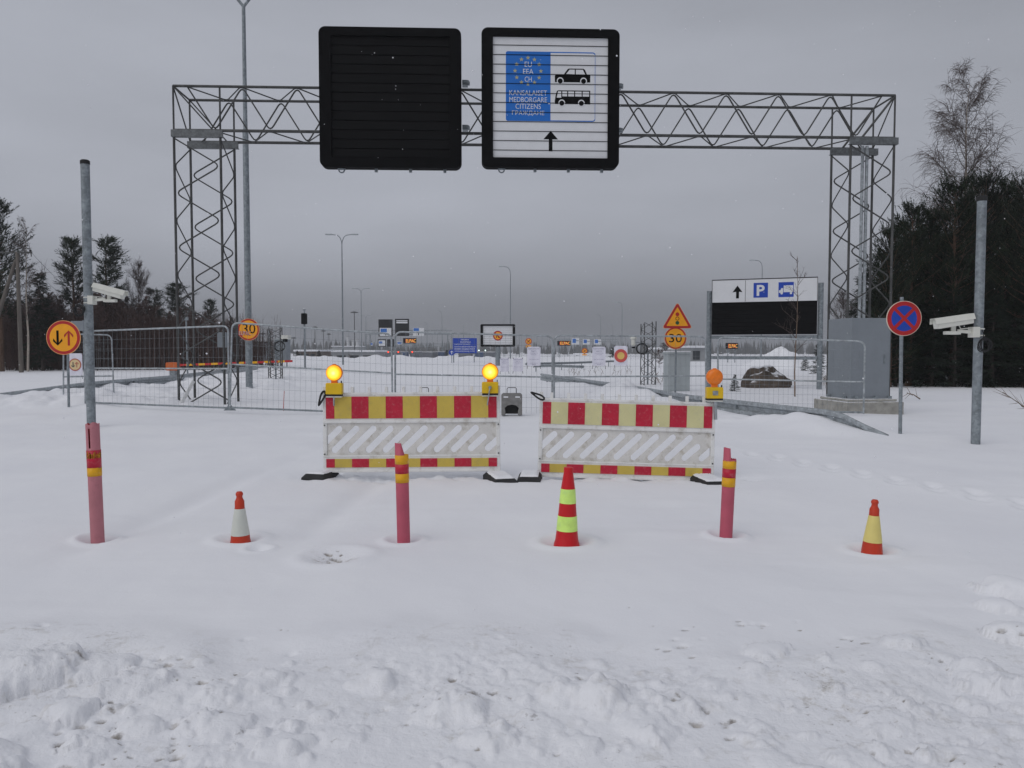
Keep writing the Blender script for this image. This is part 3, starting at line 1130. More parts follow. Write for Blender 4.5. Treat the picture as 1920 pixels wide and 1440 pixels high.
# no stopping sign
g = GP(1688, 815)
D = g.y
t = thing('no_stopping_sign', 'round blue sign with red cross and red rim on grey post', 'road sign', (g.x, D, gz(g.x, D) - .1))
c = P(1695, 597, D - .05)
mb = MB()
mb.tube([(g.x, D, -.2), (c.x - .02, D, c.z + .36)], .03, 10)
mb.build('post', MG, t, world=True, smooth=True)
rs = .295
y = round_sign(t, c.x, D - .05, c.z, rs, .27, MBLU2, MCREAM)
mb = MB()
for sg in (-1, 1):
    a, b = R(45 * sg), R(45 * sg + 180)
    mb.bar((c.x + rs * .74 * math.cos(a), y - .002 - .001 * sg, c.z + rs * .74 * math.sin(a)), (c.x + rs * .74 * math.cos(b), y - .002 - .001 * sg, c.z + rs * .74 * math.sin(b)), .004, .052)
mb.build('red_cross', MRED, t, world=True)

# left 30 sign strapped on the street lamp
c = P(466, 618, 25.8)
t = thing('speed_limit_sign', 'round yellow 30 sign strapped to the tall street lamp, with a sticker across it', 'road sign', (c.x, 25.8, c.z - .4))
y = round_sign(t, c.x, 25.8, c.z, .365, .17)
mb = MB()
mb.text('30', c.x + .02, c.z + .03, .42, .32, y - .002, .0)
mb.build('numerals', MBLK, t, world=True)
mb = MB()
mb.mat(1)
mb.text('ELPAC', c.x - .135, c.z - .125, .42, .15, y - .006, .02).mat(0)
mb.text('ELPAC', c.x - .115, c.z - .115, .40, .13, y - .009, -.005)
mb.build('sticker_lettering', [MLEDW, MRED], t, world=True)
mb = MB()
mb.ring(c.x + .05, c.z + .15, .09, .13, 25.815, 25.83)
mb.build('strap', MG, t, world=True)

# right: traffic-signal warning over 30
g = GP(1266, 737)
D = g.y
t = thing('warning_sign', 'yellow triangle with traffic signal above a round 30 on one post', 'road sign', (g.x, D, gz(g.x, D) - .1))
c3 = P(1266.5, 634, D - .06)
ct = P(1270, 593, D - .06)
mb = MB()
mb.tube([(g.x, D, -.2), (ct.x - .02, D, ct.z + .3)], .032, 10)
mb.build('post', MG, t, world=True, smooth=True)
y = round_sign(t, c3.x, D - .06, c3.z, .365, .15)
mb = MB()
mb.text('30', c3.x, c3.z + .0, .42, .28, y - .002, .0)
mb.build('numerals', MBLK, t, world=True)


def tri(cx, cz, s, r=.06):
    pts = []
    for k in range(3):
        a = R(90 + 120 * k)
        vx, vz = cx + (s - 2 * r) * math.cos(a), cz + (s - 2 * r) * math.sin(a)
        for q in range(-3, 4):
            b = a + R(20 * q)
            pts.append((vx + r * math.cos(b), vz + r * math.sin(b)))
    return pts


cz = ct.z - .03
yy = D - .06
for nm, sc, dy, m_ in (('sign_plate', .58, 0, MEDGE), ('red_rim', .56, .004, MRED), ('field', .42, .008, MORG)):
    mb = MB()
    mb.prism(tri(ct.x, cz - .08, sc, .05 if sc > .5 else .02), yy - .004 - dy, yy + (.012 if dy == 0 else -dy))
    mb.build(nm, m_, t, world=True)
mb = MB()
mb.disc(ct.x, cz + .095, .062, yy - .017, yy - .012, 20).mat(1)
mb.ring(ct.x, cz - .045, .048, .062, yy - .017, yy - .012, 20).mat(2)
mb.disc(ct.x, cz - .185, .062, yy - .017, yy - .012, 20)
mb.build('signal_symbol', [MRED, MBLK, MGRN], t, world=True)

# ------------------------------------------------------------------ parking direction sign
c = P(1431, 573, 28.5)
t = thing('parking_direction_sign', 'wide white sign with arrow, P and lorry above a black louvre panel on two posts', 'road sign', (c.x, 28.5, gz(c.x, 28.5) - .1), -.36)
bz = t.location.z
k = 1450 * 1.004 / 28.5


def Lp(px, py):
    return ((px - 1431) / k / (1.12 * math.cos(.36)), c.z - bz + (573 - py) / k)


x0, zt_ = Lp(1333, 523)
x1, zm = Lp(1530, 567)
zb = Lp(0, 627)[1]
for px in (1327, 1536):
    mb = MB()
    x = Lp(px, 0)[0]
    mb.tube([(x, .1, -.3), (x, .1, Lp(0, 543 if px < 1400 else 533)[1])], .095, 14)
    mb.build('post', MG, t, smooth=True)
mb = MB()
for py in (632, 671):
    z = Lp(0, py)[1]
    mb.box(x0 - .02, x1 + .02, .03, .1, z - .06, z + .06)
mb.build('cross_rail', MG, t)
mb = MB()
mb.box(x0, x1, -.03, .03, zm + .01, zt_)
mb.build('white_panel', MWHT, t, bevel=.01)
mb = MB()
for a, b in (((x0, zm + .01), (x1, zm + .01)), ((x1, zm + .01), (x1, zt_)), ((x1, zt_), (x0, zt_)), ((x0, zt_), (x0, zm + .01)), (Lp(1397, 565), Lp(1397, 525))):
    th = .03 if b[0] != Lp(1397, 0)[0] else .008
    mb.bar((a[0], -.031, a[1]), (b[0], -.031, b[1]), .012, th)
mb.build('panel_edge', MBLK, t)
mb = MB()
ax = Lp(1382, 0)[0]
q = [Lp(*p) for p in ((1372.5, 547), (1382, 534.5), (1391.5, 547), (1385, 546), (1385, 558.5), (1379.5, 558.5), (1379.5, 546))]
mb.prism(q, -.036, -.03)
mb.build('arrow', MBLK, t)
for a, b in ((1412.5, 1439.5), (1459, 1487)):
    mb = MB()
    xa, za = Lp(a, 558)
    xb, zb2 = Lp(b, 530.5)
    mb.box(xa, xb, -.036, -.03, za, zb2)
    mb.build('blue_square', MBLU2, t)
mb = MB()
px_, pz_ = Lp(1426, 544.5)
mb.text('P', px_, pz_, .28, .40, -.04, .03)
mb.build('letter', MWHT, t)
mb = MB()
mb.prism([Lp(*p) for p in ((1468.5, 536.5), (1486, 536.5), (1486, 549), (1468.5, 549))], -.04, -.036)
mb.prism([Lp(*p) for p in ((1467.6, 541.5), (1467.6, 550), (1460, 550), (1460, 545.6), (1463, 545), (1464, 541.5))], -.04, -.036)
for px in (1465, 1482):
    cx_, cz_ = Lp(px, 551)
    mb.disc(cx_, cz_, .042, -.042, -.036, 14)
mb.build('lorry_symbol', MWHT, t)
mb = MB()
n = 8
st = (zm - zb) / n
for i in range(n):
    z = zb + st * i
    mb.add([(x, y, zz) for x in (x0, x1) for y, zz in ((-.03, z + .004), (-.036, z + .02), (-.03, z + st - .004), (.03, z + st - .004), (.03, z + .004))],
           [(0, 5, 6, 1), (1, 6, 7, 2), (2, 7, 8, 3), (3, 8, 9, 4), (4, 9, 5, 0), (0, 1, 2, 3, 4), (5, 9, 8, 7, 6)])
mb.box(x0 + .001, x1 - .001, -.028, .028, zb, zm)
mb.build('louvre_panel', MSLAT, t)

# ------------------------------------------------------------------ grey cabinet on plinth at right
c = P(1594, 748, 17.5)
g = P(1594, 762, 17.5)
t = thing('control_cabinet', 'big grey steel cabinet bolted on a concrete plinth at the gantry foot', 'cabinet', (c.x, 17.5, -.25), R(8))
zb, zt_ = c.z + .25, P(1594, 596, 17.5).z + .25
a = .96
mb = MB()
mb.box(0, a, 0, a, zb, zt_)
bodyc = mb.build('body', MCAB, t, bevel=.012)
mb = MB()
mb.box(.03, a - .03, -.008, 0.004, zb + .05, zt_ - .05)
mb.build('door', MCAB, t, bevel=.004)
mb = MB()
mb.box(a - .16, a - .13, -.03, -.008, zb + .8, zb + 1.0)
mb.build('door_handle', MG, t)
mb = MB()
mb.box(a - .02, a + .2, .3, .65, zb + .72, zb + 1.0)
mb.box(a - .02, a + .14, .3, .6, zb + 1.05, zt_ - .25)
mb.build('side_box', MCAB, t, bevel=.008)
mb = MB()
for x, y in ((.12, -.05), (.6, -.05), (.95, -.05), (-.05, .15), (-.05, .8)):
    mb.box(x - .03, x + .03, y - .02, y + .06, zb - .01, zb + .06)
mb.build('anchor_bolt', MG, t)
mb = MB()
mb.box(-.22, a + .22, -.22, a + .22, 0, zb - .06)
mb.box(-.12, a + .12, -.12, a + .12, zb - .06, zb)
mb.build('plinth', MCON, t, bevel=.02)

# light grey cabinet in the middle right
g = GP(1272, 733)
t = thing('roadside_cabinet', 'tall light grey cabinet standing half buried behind the triangle warning sign', 'cabinet', (g.x, g.y, gz(g.x, g.y) - .1), R(8))
k = 1450 / g.y
mb = MB()
mb.box(-.40, .40, -.05, .45, 0, 70 / k + .1)
mb.build('body', MCABL, t, bevel=.015)
mb = MB()
mb.box(-.43, .43, -.09, .48, 70 / k + .1, 70 / k + .16)
mb.build('roof', MCABL, t, bevel=.01)
mb = MB()
mb.box(-.37, -.01, -.058, -.05, .15, 70 / k + .02)
mb.build('door', MCABL, t, bevel=.004)
mb = MB()
mb.box(.01, .37, -.058, -.05, .15, 70 / k + .02)
mb.build('door', MCABL, t, bevel=.004)
mb = MB()
mb.box(-.42, .42, -.08, .46, 70 / k + .16, 70 / k + .2)
mb.build('snow_cap', MSNOWCAP, t, bevel=.018)

# ------------------------------------------------------------------ boulder
def boulder():
    g = GP(1440, 727)
    bm = bmesh.new()
    bmesh.ops.create_icosphere(bm, subdivisions=5, radius=1)
    rr = np.array([v.co[:] for v in bm.verts])
    nz = fbm(rr[:, 0] * 1.3 + 5, rr[:, 2] * 1.3 + rr[:, 1] * 1.1, 61, 5)
    n2 = fbm(rr[:, 0] * 5, rr[:, 2] * 5 + rr[:, 1] * 4, 67, 3)
    for i, v in enumerate(bm.verts):
        c = v.co.copy()
        q = 1 + .35 * nz[i] + .07 * n2[i]
        x = c.x * q
        z = c.z * q
        if x < -.2:
            z *= 1.0
        z *= 1 - .42 * max(0, x + .1)
        v.co = Vector((x * .92, c.y * q * .75, z * .88 + .1))
    me = bpy.data.meshes.new('boulder')
    bm.to_mesh(me)
    bm.free()
    me.shade_smooth()
    me.materials.append(MROCK)
    o = bpy.data.objects.new('boulder', me)
    COL.objects.link(o)
    o.location = (g.x, g.y + .4, gz(g.x, g.y) - .1)
    tag(o, 'large brown boulder dusted with snow below the parking direction sign', 'boulder')


boulder()

# ------------------------------------------------------------------ guard rails
def guard_rail(label, pts, top, hgt=.31, posts=True):
    pts = [Vector(p) for p in pts]
    base = pts[0].copy()
    base.z = gz(base.x, base.y)
    t = thing('guard_rail', label, 'guard rail', base)
    # resample
    fine = []
    for a, b in zip(pts, pts[1:]):
        n = max(2, int((b - a).length / .5))
        fine += [a.lerp(b, i / n) for i in range(n)]
    fine.append(pts[-1])
    prof = [(-.02, 0), (-.045, .03), (-.045, .09), (.03, .12), (.03, .19), (-.045, .22), (-.045, .28), (-.02, .31)]
    prof = [(o, z * hgt / .31) for o, z in prof]
    vs, fs = [], []
    m = len(prof)
    for i, p in enumerate(fine):
        d = (fine[min(i + 1, len(fine) - 1)] - fine[max(i - 1, 0)])
        d.z = 0
        d.normalize()
        nrm = Vector((d.y, -d.x, 0))
        if nrm.y > 0:
            nrm = -nrm
        for o, z in prof:
            vs.append(p + nrm * (-o) + Vector((0, 0, z - hgt)))
    for i in range(len(fine) - 1):
        for j in range(m - 1):
            fs.append((i * m + j, i * m + j + 1, (i + 1) * m + j + 1, (i + 1) * m + j))
    mb = MB()
    mb.add(vs, fs)
    o = mb.build('rail', MGL, t, world=True, smooth=True)
    s = o.modifiers.new('s', 'SOLIDIFY')
    s.thickness = .006
    acc = 0
    for a, b in zip(fine, fine[1:]):
        acc += (b - a).length
        if acc > 4 and a.z > .3:
            acc = 0
            mb = MB()
            mb.box(a.x - .03, a.x + .03, a.y + .06, a.y + .12, a.z - .9, a.z - .02)
            mb.build('post', MG, t, world=True)
    return t


def RP(px, py, z):
    q = GP(px, py, z)
    return q


guard_rail('galvanised guard rail sinking into the snow beside the grey cabinet and no stopping sign',
           [RP(1668, 815, .02), RP(1625, 796, .16), RP(1585, 776, .30), RP(1555, 768, .36), RP(1450, 757, .37), RP(1300, 741, .38), RP(1190, 723, .38), RP(1100, 711, .38), RP(1015, 700, .38)], .38)
guard_rail('galvanised guard rail in the snow bank at left before the forest',
           [RP(-160, 752, .12), RP(0, 737, .22), RP(110, 723, .34), RP(165, 716, .42), RP(330, 703, .45), RP(430, 691, .42), RP(485, 684, .42)], .4)
guard_rail('distant guard rail right of the papers on the fence, nearer of two', [RP(1095, 685, .5), RP(1030, 683, .55), RP(1000, 684, .5)], .5, .17)
guard_rail('distant guard rail crossing behind the white papers, farther of two', [RP(1160, 675, .5), RP(1080, 678, .55), RP(985, 680, .6)], .5, .17)

# ------------------------------------------------------------------ fence panels
def fence_panel(label, TL, TR, BL, BR, mid=.48, group='mesh fence panels across the road', nv=30):
    """each corner is (px,py,D)"""
    tl, tr, bl, br = [P(*q) for q in (TL, TR, BL, BR)]
    base = (bl + br) / 2
    t = thing('mesh_fence', label, 'fence', base, 0, group)
    r = .021
    mb = MB()
    f = fillet([bl, tl, tr, br], .16, 6)
    mb.tube(f, r, 8)
    mb.build('frame', MGL, t, world=True, smooth=True)
    mb = MB()
    mb.tube([bl.lerp(tl, mid), br.lerp(tr, mid)], r * .85, 8)
    mb.build('middle_rail', MGL, t, world=True, smooth=True)
    mb = MB()
    mb.tube([bl.lerp(tl, .02), br.lerp(tr, .02)], r, 8)
    mb.build('bottom_rail', MG, t, world=True, smooth=True)
    mb = MB()
    for i in range(1, nv):
        u = i / nv
        mb.tube([bl.lerp(br, u), tl.lerp(tr, u)], .0023, 3, cap=False)
    for j in range(1, 8):
        v = j / 8
        mb.tube([bl.lerp(tl, v), br.lerp(tr, v)], .0023, 3, cap=False)
    mb.build('wire_mesh', MG, t, world=True)
    return t


fence_panel('leftmost mesh fence panel, narrow, behind the round arrow sign', (119, 626, 21.8), (209, 628, 22.4), (119, 752, 21.8), (214, 748, 22.4), .36, nv=12)
fence_panel('mesh fence panel left of the lamp, passing the left gantry leg', (160, 621, 18.8), (428, 611, 17.6), (160, 757, 18.8), (429, 768, 17.6), .49)
fence_panel('mesh fence panel between the left lamp and the left barricade lamp', (435, 605, 17.2), (734, 626, 17.1), (431, 767, 17.2), (736, 779, 17.1), .52)
fence_panel('mesh fence panel in the middle behind both lit warning lamps', (741, 622, 17.2), (1036, 630, 17.4), (741, 781, 17.2), (1035, 784, 17.4), .5)
fence_panel('mesh fence panel carrying the papers, right of the middle', (1039, 629, 17.7), (1323, 631, 18.0), (1039, 784, 17.7), (1324, 778, 18.0), .5)
fence_panel('rightmost mesh fence panel in front of boulder and grey cabinet', (1346, 632, 17.9), (1622, 640, 16.6), (1346, 772, 17.9), (1619, 776, 16.6), .44)
# struts at the joint on the left
mb = MB()
q = P(431, 768, 17.4)
mb.add([tuple(q + Vector(v)) for v in ((0, -.02, .13), (0, .02, .13), (-.14, -.02, -.02), (-.14, .02, -.02), (.14, -.02, -.02), (.14, .02, -.02))],
       [(0, 2, 4), (1, 5, 3), (0, 1, 3, 2), (0, 4, 5, 1), (2, 3, 5, 4)])
o = mb.build('fence_wedge', MG, None, bevel=.004)
tag(o, 'small grey steel wedge in snow where two left fence panels meet', 'fence wedge')


# ------------------------------------------------------------------ papers
def paper(label, px, py, w, hh, D, lines=None, sign=None):
    c = P(px, py, D)
    k = 1450 / D
    W, Hh = w / k, hh / k
    t = thing('notice_paper', label, 'notice', (c.x, D, c.z - Hh / 2), 0, 'papers hung on the fences')
    mb = MB()
    n = 8
    vs = []
    for y in (-.002, 0.0):
        for i in range(n + 1):
            for j in range(2):
                xx = (i / n - .5) * W
                vs.append((xx, y + .006 * math.sin(i * 1.3 + px), j * Hh))
    fs = []
    st = (n + 1) * 2
    for i in range(n):
        a = i * 2
        fs.append((a, a + 2, a + 3, a + 1))
        fs.append((st + a, st + a + 1, st + a + 3, st + a + 2))
    mb.add(vs, fs)
    mb.build('sheet', MPAPER, t)
    if lines:
        mb = MB()
        for body, u, v, wd, ht in lines:
            mb.text(body, u * W, v * Hh, wd * W, ht * Hh, -.010, .0)
        mb.build('lettering', MINK, t)
    if sign == 'novehicles':
        mb = MB()
        mb.ring(0, Hh * .5, W * .27, W * .49, -.013, -.010, 36)
        mb.build('red_ring', M('printed_red', (.62, .10, .09), .5), t)
        mb = MB()
        mb.disc(0, Hh * .5, W * .27, -.013, -.010, 30)
        mb.build('yellow_disc', M('printed_yellow', (.80, .55, .16), .5), t)
    if sign == 'arrows':
        mb = MB()
        mb.ring(0, Hh * .48, W * .36, W * .43, -.013, -.010, 36)
        mb.prism(arrow_poly(W * .13, Hh * .36, Hh * .6, W * .12, Hh * .1, W * .025), -.017, -.013)
        mb.build('red_ring', M('printed_dull_red', (.45, .10, .08), .5), t)
        mb = MB()
        mb.disc(0, Hh * .48, W * .36, -.013, -.010, 30)
        mb.build('yellow_disc', M('printed_pale_yellow', (.72, .55, .30), .5), t)
        mb = MB()
        mb.prism(arrow_poly(-W * .13, Hh * .6, Hh * .36, W * .12, Hh * .1, W * .03), -.017, -.013)
        mb.build('black_arrow', MINKT, t)
    mb = MB()
    for sx in (-1, 1):
        mb.tube([(sx * W * .5, -.012, Hh * 1.04), (sx * W * .45, -.02, Hh * .98), (sx * W * .47, .015, Hh * .95)], .006, 5)
        mb.tube([(sx * W * .5, -.012, -Hh * .16), (sx * W * .46, -.02, Hh * .02)], .005, 5)
    mb.build('cable_tie', MRUB, t)


LN = [('RAJANYLITYSPAIKKA', 0, .88, .84, .06), ('SULJETTU', 0, .76, .4, .055), ('Border crossing point closed', 0, .66, .6, .04), ('Gränsövergången stängd', 0, .58, .4, .035),
      ('Пункт пропуска закрыт', 0, .34, .75, .04), ('rajavartiolaitos', 0, .14, .6, .035), ('2023', 0, .07, .3, .03)]
paper('white printed notice hung on the middle fence panel near its right post', 1001, 668, 25, 36, 17.3, LN)
paper('white printed notice hung left of the paper with a red circle', 1123, 668, 25, 36, 17.68, LN)
paper('white paper showing a red ring with yellow centre on the fence', 1164, 667, 25, 37, 17.72, None, 'novehicles')
paper('white paper with small two arrow sign, under the round arrow sign', 141, 683, 27, 41, 21.7, None, 'arrows')
paper('smaller faint notice low on the fence, right of its twin by the lit lamp', 971, 684, 19, 25, 17.28, LN[:5])
paper('smaller faint notice low on the fence just right of the lit lamp', 946, 684, 17, 26, 17.26, LN[:5])


# ------------------------------------------------------------------ barricades
def barricade(label, loc, rot, top_mat, group='red and yellow striped barricades'):
    t = thing('striped_barricade', label, 'barricade', loc, 0, group, rot=rot)
    hw = 1.01
    unit = .1945
    # slotted plate
    mb = MB()
    holes = []

    def slot(xb, zb, xt, zt, r=.036):
        a = math.atan2(zt - zb, xt - xb)
        p = []
        for i in range(9):
            q = a + R(90 + 180 * i / 8)
            p.append((xb + r * math.cos(q), zb + r * math.sin(q)))
        for i in range(9):
            q = a + R(-90 + 180 * i / 8)
            p.append((xt + r * math.cos(q), zt + r * math.sin(q)))
        return p

    def clipx(p, x0, x1):
        out = []
        for i in range(len(p)):
            a, b = p[i], p[(i + 1) % len(p)]
            ina, inb = x0 <= a[0] <= x1, x0 <= b[0] <= x1  # near-black colour standing in for the shade inside a hollow
            if ina:
                out.append(a)
            if ina != inb:
                xx = x0 if min(a[0], b[0]) < x0 else x1
                u = (xx - a[0]) / (b[0] - a[0])
                out.append((xx, a[1] + u * (b[1] - a[1])))
        return out
    zb_, zt_ = .315, .555
    lim = hw - .045
    for i in range(9):
        xb = -.885 + (i - 0) * .195
        holes.append(slot(xb, zb_, xb + .25, zt_)) if i < 8 else None
    holes.append(clipx(slot(-1.08, zb_, -.83, zt_), -lim, lim))
    holes.append(slot(.675, zb_ + .01, .82, .455))
    holes.append(clipx(slot(.87, zb_ + .01, 1.02, .46), -lim, lim))
    plate(mb, [(-hw + .03, .25), (hw - .03, .25), (hw - .03, .625), (-hw + .03, .625)], holes, -.012, .012)
    mb.build('slotted_panel', MPLG, t)
    # white frame body: top rail box, bottom rail box, side posts
    mb = MB()
    mb.box(-hw, hw, -.03, .03, .63, .97)
    mb.box(-hw, hw, -.03, .03, .075, .245)
    mb.box(-hw, -hw + .045, -.028, .028, .24, .64)
    mb.box(hw - .045, hw, -.028, .028, .24, .64)
    mb.box(-hw, hw, -.036, .036, .622, .655)
    mb.box(-hw, hw, -.036, .036, .235, .255)
    mb.box(-hw, hw, -.036, .036, .942, .97)
    mb.box(-hw, hw, -.036, .036, .06, .09)
    mb.build('body', MPLW, t, bevel=.006)
    mb = MB()
    for i in range(10):
        x = -.87 + i * .1945
        mb.box(x - .017, x + .017, -.02, .02, .965, 1.035)
    for i in range(2):
        mb.box((-1, 1)[i] * (hw - .02) - .02, (-1, 1)[i] * (hw - .02) + .02, -.02, .02, .965, 1.04)
    mb.build('locking_peg', MPLW, t, bevel=.004)
    for nm, z0, z1, ym in (('upper_stripe_board', .675, .925, top_mat), ('lower_stripe_board', .118, .215, MYELR)):
        mb = MB()
        xs = [-5 * unit] + [-5 * unit + unit * (.5 + i) for i in range(10)] + [5 * unit]
        for i in range(11):
            mb.mat(0 if i % 2 == 0 else 1)
            mb.box(xs[i] + .0008, xs[i + 1] - .0008, -.038, -.02, z0, z1)
        mb.build(nm, [MREDR, ym], t)
    mb = MB()
    for sx in (-1, 1):
        for z in (.27, .60):
            mb.tube([(sx * (hw - .02), -.04, z), (sx * (hw - .02), -.02, z)], .008, 8)
    mb.build('screw', MRUB, t)
    mb = MB()
    for sx in (-1, 1):
        mb.box(sx * (hw - .03) - .025, sx * (hw - .03) + .025, -.03, .03, -.05, .07)
    mb.build('foot_peg', M('rusty_peg', (.12, .07, .05), .8) if 'rusty_peg' not in bpy.data.materials else bpy.data.materials['rusty_peg'], t)
    return t


D1 = 8.8
c1 = P(773, 895, D1)
z1b = P(773, 882, D1).z - .075
barricade('left barricade with mustard yellow and red stripes and two lit lamps', (c1.x, D1, z1b), (R(-2), R(-.35), R(.6)), MYELR)
c2 = P(1172, 900, 8.85)
z2b = P(1172, 896, 8.85).z - .075
barricade('right barricade with pale yellow and red upper stripes, tilted slightly', (c2.x, 8.85, z2b), (R(-3), R(1.55), R(-1.0)), MPALE)


def handle_strap(label, px, py, D, ang, L=.2):
    c = P(px, py, D)
    mb = MB()
    pts = []
    for i in range(14):
        a = 2 * math.pi * i / 14
        pts.append((L * .5 * math.cos(a), 0.02 * math.cos(a), L * .085 * math.sin(a) * (1.3 + math.cos(a))))
    mb.tube(pts, .012, 6, closed=True)
    o = mb.build('carry_strap', MRUB, None, smooth=True)
    o.location = c
    o.rotation_euler = (0, R(ang), 0)
    tag(o, label, 'strap')


handle_strap('dark strap hanging on the upper left end of the left barricade', 603, 747, D1 - .03, -70, .17)
handle_strap('dark looped strap on the upper left end of the right barricade', 1008, 742, 8.8, 28, .17)


# ------------------------------------------------------------------ rubber bases with snow
def rubber_base(label, px, py, D, rotz, w=.36, l=.74):
    c = P(px, py, D)
    t = thing('rubber_ballast', label, 'base plate', (c.x, D, c.z), rotz, 'rubber bases of the barricades')
    mb = MB()
    hx, hy = w / 2, l / 2
    mb.add([(-hx, -hy, 0), (hx, -hy, 0), (hx, hy, 0), (-hx, hy, 0), (-hx, -hy, .075), (hx, -hy, .075), (hx, hy, .075), (-hx, hy, .075),
            (-hx + .03, -hy + .05, .115), (hx - .03, -hy + .05, .115), (hx - .03, hy - .05, .115), (-hx + .03, hy - .05, .115)],
           [(0, 3, 2, 1), (0, 1, 5, 4), (1, 2, 6, 5), (2, 3, 7, 6), (3, 0, 4, 7), (4, 5, 9, 8), (5, 6, 10, 9), (6, 7, 11, 10), (7, 4, 8, 11), (8, 9, 10, 11)])
    mb.build('slab', MRUB, t, bevel=.008)
    mb = MB()
    n, m = 14, 22
    vs = []
    rr = np.random.RandomState(int(px))
    for i in range(n + 1):
        for j in range(m + 1):
            u, v = i / n * 2 - 1, j / m * 2 - 1
            e = min(1, (1 - abs(u)) * 4) * min(1, (1 - abs(v)) * 5)
            vs.append((u * (hx - .028), v * (hy - .05) + .01, .113 + .022 * math.sqrt(max(e, 0)) + .008 * (rr.rand() - .5)))
    fs = [(i * (m + 1) + j, (i + 1) * (m + 1) + j, (i + 1) * (m + 1) + j + 1, i * (m + 1) + j + 1) for i in range(n) for j in range(m)]
    mb.add(vs, fs)
    mb.build('snow_cover', MSNOWCAP, t, smooth=True)
    return t


rubber_base('black rubber base with snow at the left end of left barricade', 601, 904, 8.72, R(-14), .27, .40)
rubber_base('black rubber base with snow between the barricades, left of the pair', 938, 910, 8.60, R(14), .27, .62)
rubber_base('black rubber base with snow between the barricades, right of the pair', 993, 908, 8.62, R(-4), .26, .5)
rubber_base('black rubber base at the right end of right barricade', 1329, 915, 8.62, R(8), .28, .6)


# ------------------------------------------------------------------ warning lamps
def warning_lamp(label, px, py_lens, D, lit, bracket_front=True, tilt=0):
    c = P(px, py_lens, D)
    t = thing('warning_lamp', label, 'warning lamp', (c.x, D, c.z - .265), 0, 'round warning lamps on the barricades', rot=(0, R(tilt), 0))
    Mx = Matrix.Translation((0, 0, .265)) @ Matrix.Rotation(R(90), 4, 'X')
    mb = MB()
    mb.lathe([(.09, -.03), (.095, -.012), (.095, .012), (.09, .03)], 36, Mx)
    mb.build('lens_rim', MLENS_OFF, t, smooth=True)
    mb = MB()
    mb.lathe([(.088, .028), (.082, .04), (.06, .052), (.03, .058), (.0, .06)], 36, Mx)
    mb.lathe([(.0, -.06), (.03, -.058), (.06, -.052), (.082, -.04), (.088, -.028)], 36, Mx)
    lens = mb.build('lens', MLENS if lit else MLENS_OFF, t, smooth=True)
    mb = MB()
    mb.box(-.035, .035, -.025, .025, .14, .18)
    mb.box(-.02, .02, -.02, .02, .352, .366)
    mb.build('lens_collar', MLENS_OFF, t, bevel=.006)
    mb = MB()
    mb.box(-.093, .093, -.05, .05, .02, .15)
    mb.build('battery_case', MLY, t, bevel=.012, seg=3)
    mb = MB()
    mb.box(-.09, .09, -.048, .048, .0, .022)
    mb.build('case_base', MRUB, t, bevel=.004)
    mb = MB()
    mb.box(-.088, .088, -.046, .046, -.012, 0.0)
    mb.build('base_plate', MCAM, t)
    mb = MB()
    if bracket_front == 'front':
        mb.bar((-.0, -.065, .10), (-.03, -.065, -.11), .012, .042)
        mb.tube([(.0, -.075, .09), (.0, -.05, .09)], .018, 10)
    elif bracket_front == 'below':
        mb.bar((0, -.03, -.005), (0, -.03, -.11), .012, .042)
    else:
        mb.bar((.005, .0, .10), (.015, -.02, -.22), .03, .04)
        mb.box(-.03, .03, -.056, -.048, .06, .11)
    mb.build('bracket', MGL, t)
    mb = MB()
    mb.box(.075, .085, -.02, .0, .15, .175)
    mb.build('switch', MRUB, t)
    return t


warning_lamp('lit amber warning lamp at the left end of the left barricade', 627, 699, D1 - .03, True, 'below')
warning_lamp('lit amber warning lamp at the right end of the left barricade', 919, 697, D1 - .05, True, 'front')
warning_lamp('unlit orange warning lamp on the right end of the right barricade', 1339.5, 707, 8.82, False, 'side')

# ------------------------------------------------------------------ concrete fence blocks
def fence_block(label, px0, px1, py0, py1, D, hidden=False):
    c = P((px0 + px1) / 2, py1, D)
    k = 1450 / D
    w, hh = (px1 - px0) / k, (py1 - py0) / k
    t = thing('concrete_block', label, 'concrete block', (c.x, D, c.z))
    mb = MB()
    arch = [(-w * .3, -.02), (-w * .3, hh * .12), (-w * .34, hh * .3), (-w * .2, hh * .42), (0, hh * .46), (w * .2, hh * .42), (w * .34, hh * .3), (w * .3, hh * .12), (w * .3, -.02)]
    outer = [(w / 2, -.02), (w / 2, hh - .03), (w / 2 - .04, hh), (-w / 2 + .04, hh), (-w / 2, hh - .03), (-w / 2, -.02)]
    mb.prism(outer + arch, -.12, .12)
    mb.build('body', MCOND, t, bevel=.012)
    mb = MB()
    mb.box(-w * .36, w * .36, .02, .1, 0, hh * .44)  # solid dark infill in the arch, its shade put into the colour
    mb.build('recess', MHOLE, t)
    mb = MB()
    mb.tube(fillet([(-.1, 0, hh - .02), (-.1, 0, hh + .12), (.1, 0, hh + .12), (.1, 0, hh - .02)], .04), .008, 6)
    mb.build('lifting_loop', MCABLE, t, smooth=True)
    mb = MB()
    for sx in (-1, 1):
        mb.box(sx * w * .28 - .05, sx * w * .28 + .05, -.126, -.12, hh * .8, hh * .86)
    mb.build('snow_ledge', MSNOWCAP, t)


fence_block('grey concrete fence block with arched recess, standing between the barricades', 940, 979, 737, 776, 16.6)
fence_block('concrete fence block mostly hidden behind the left barricade, only its loop showing', 776, 814, 737, 776, 16.6)

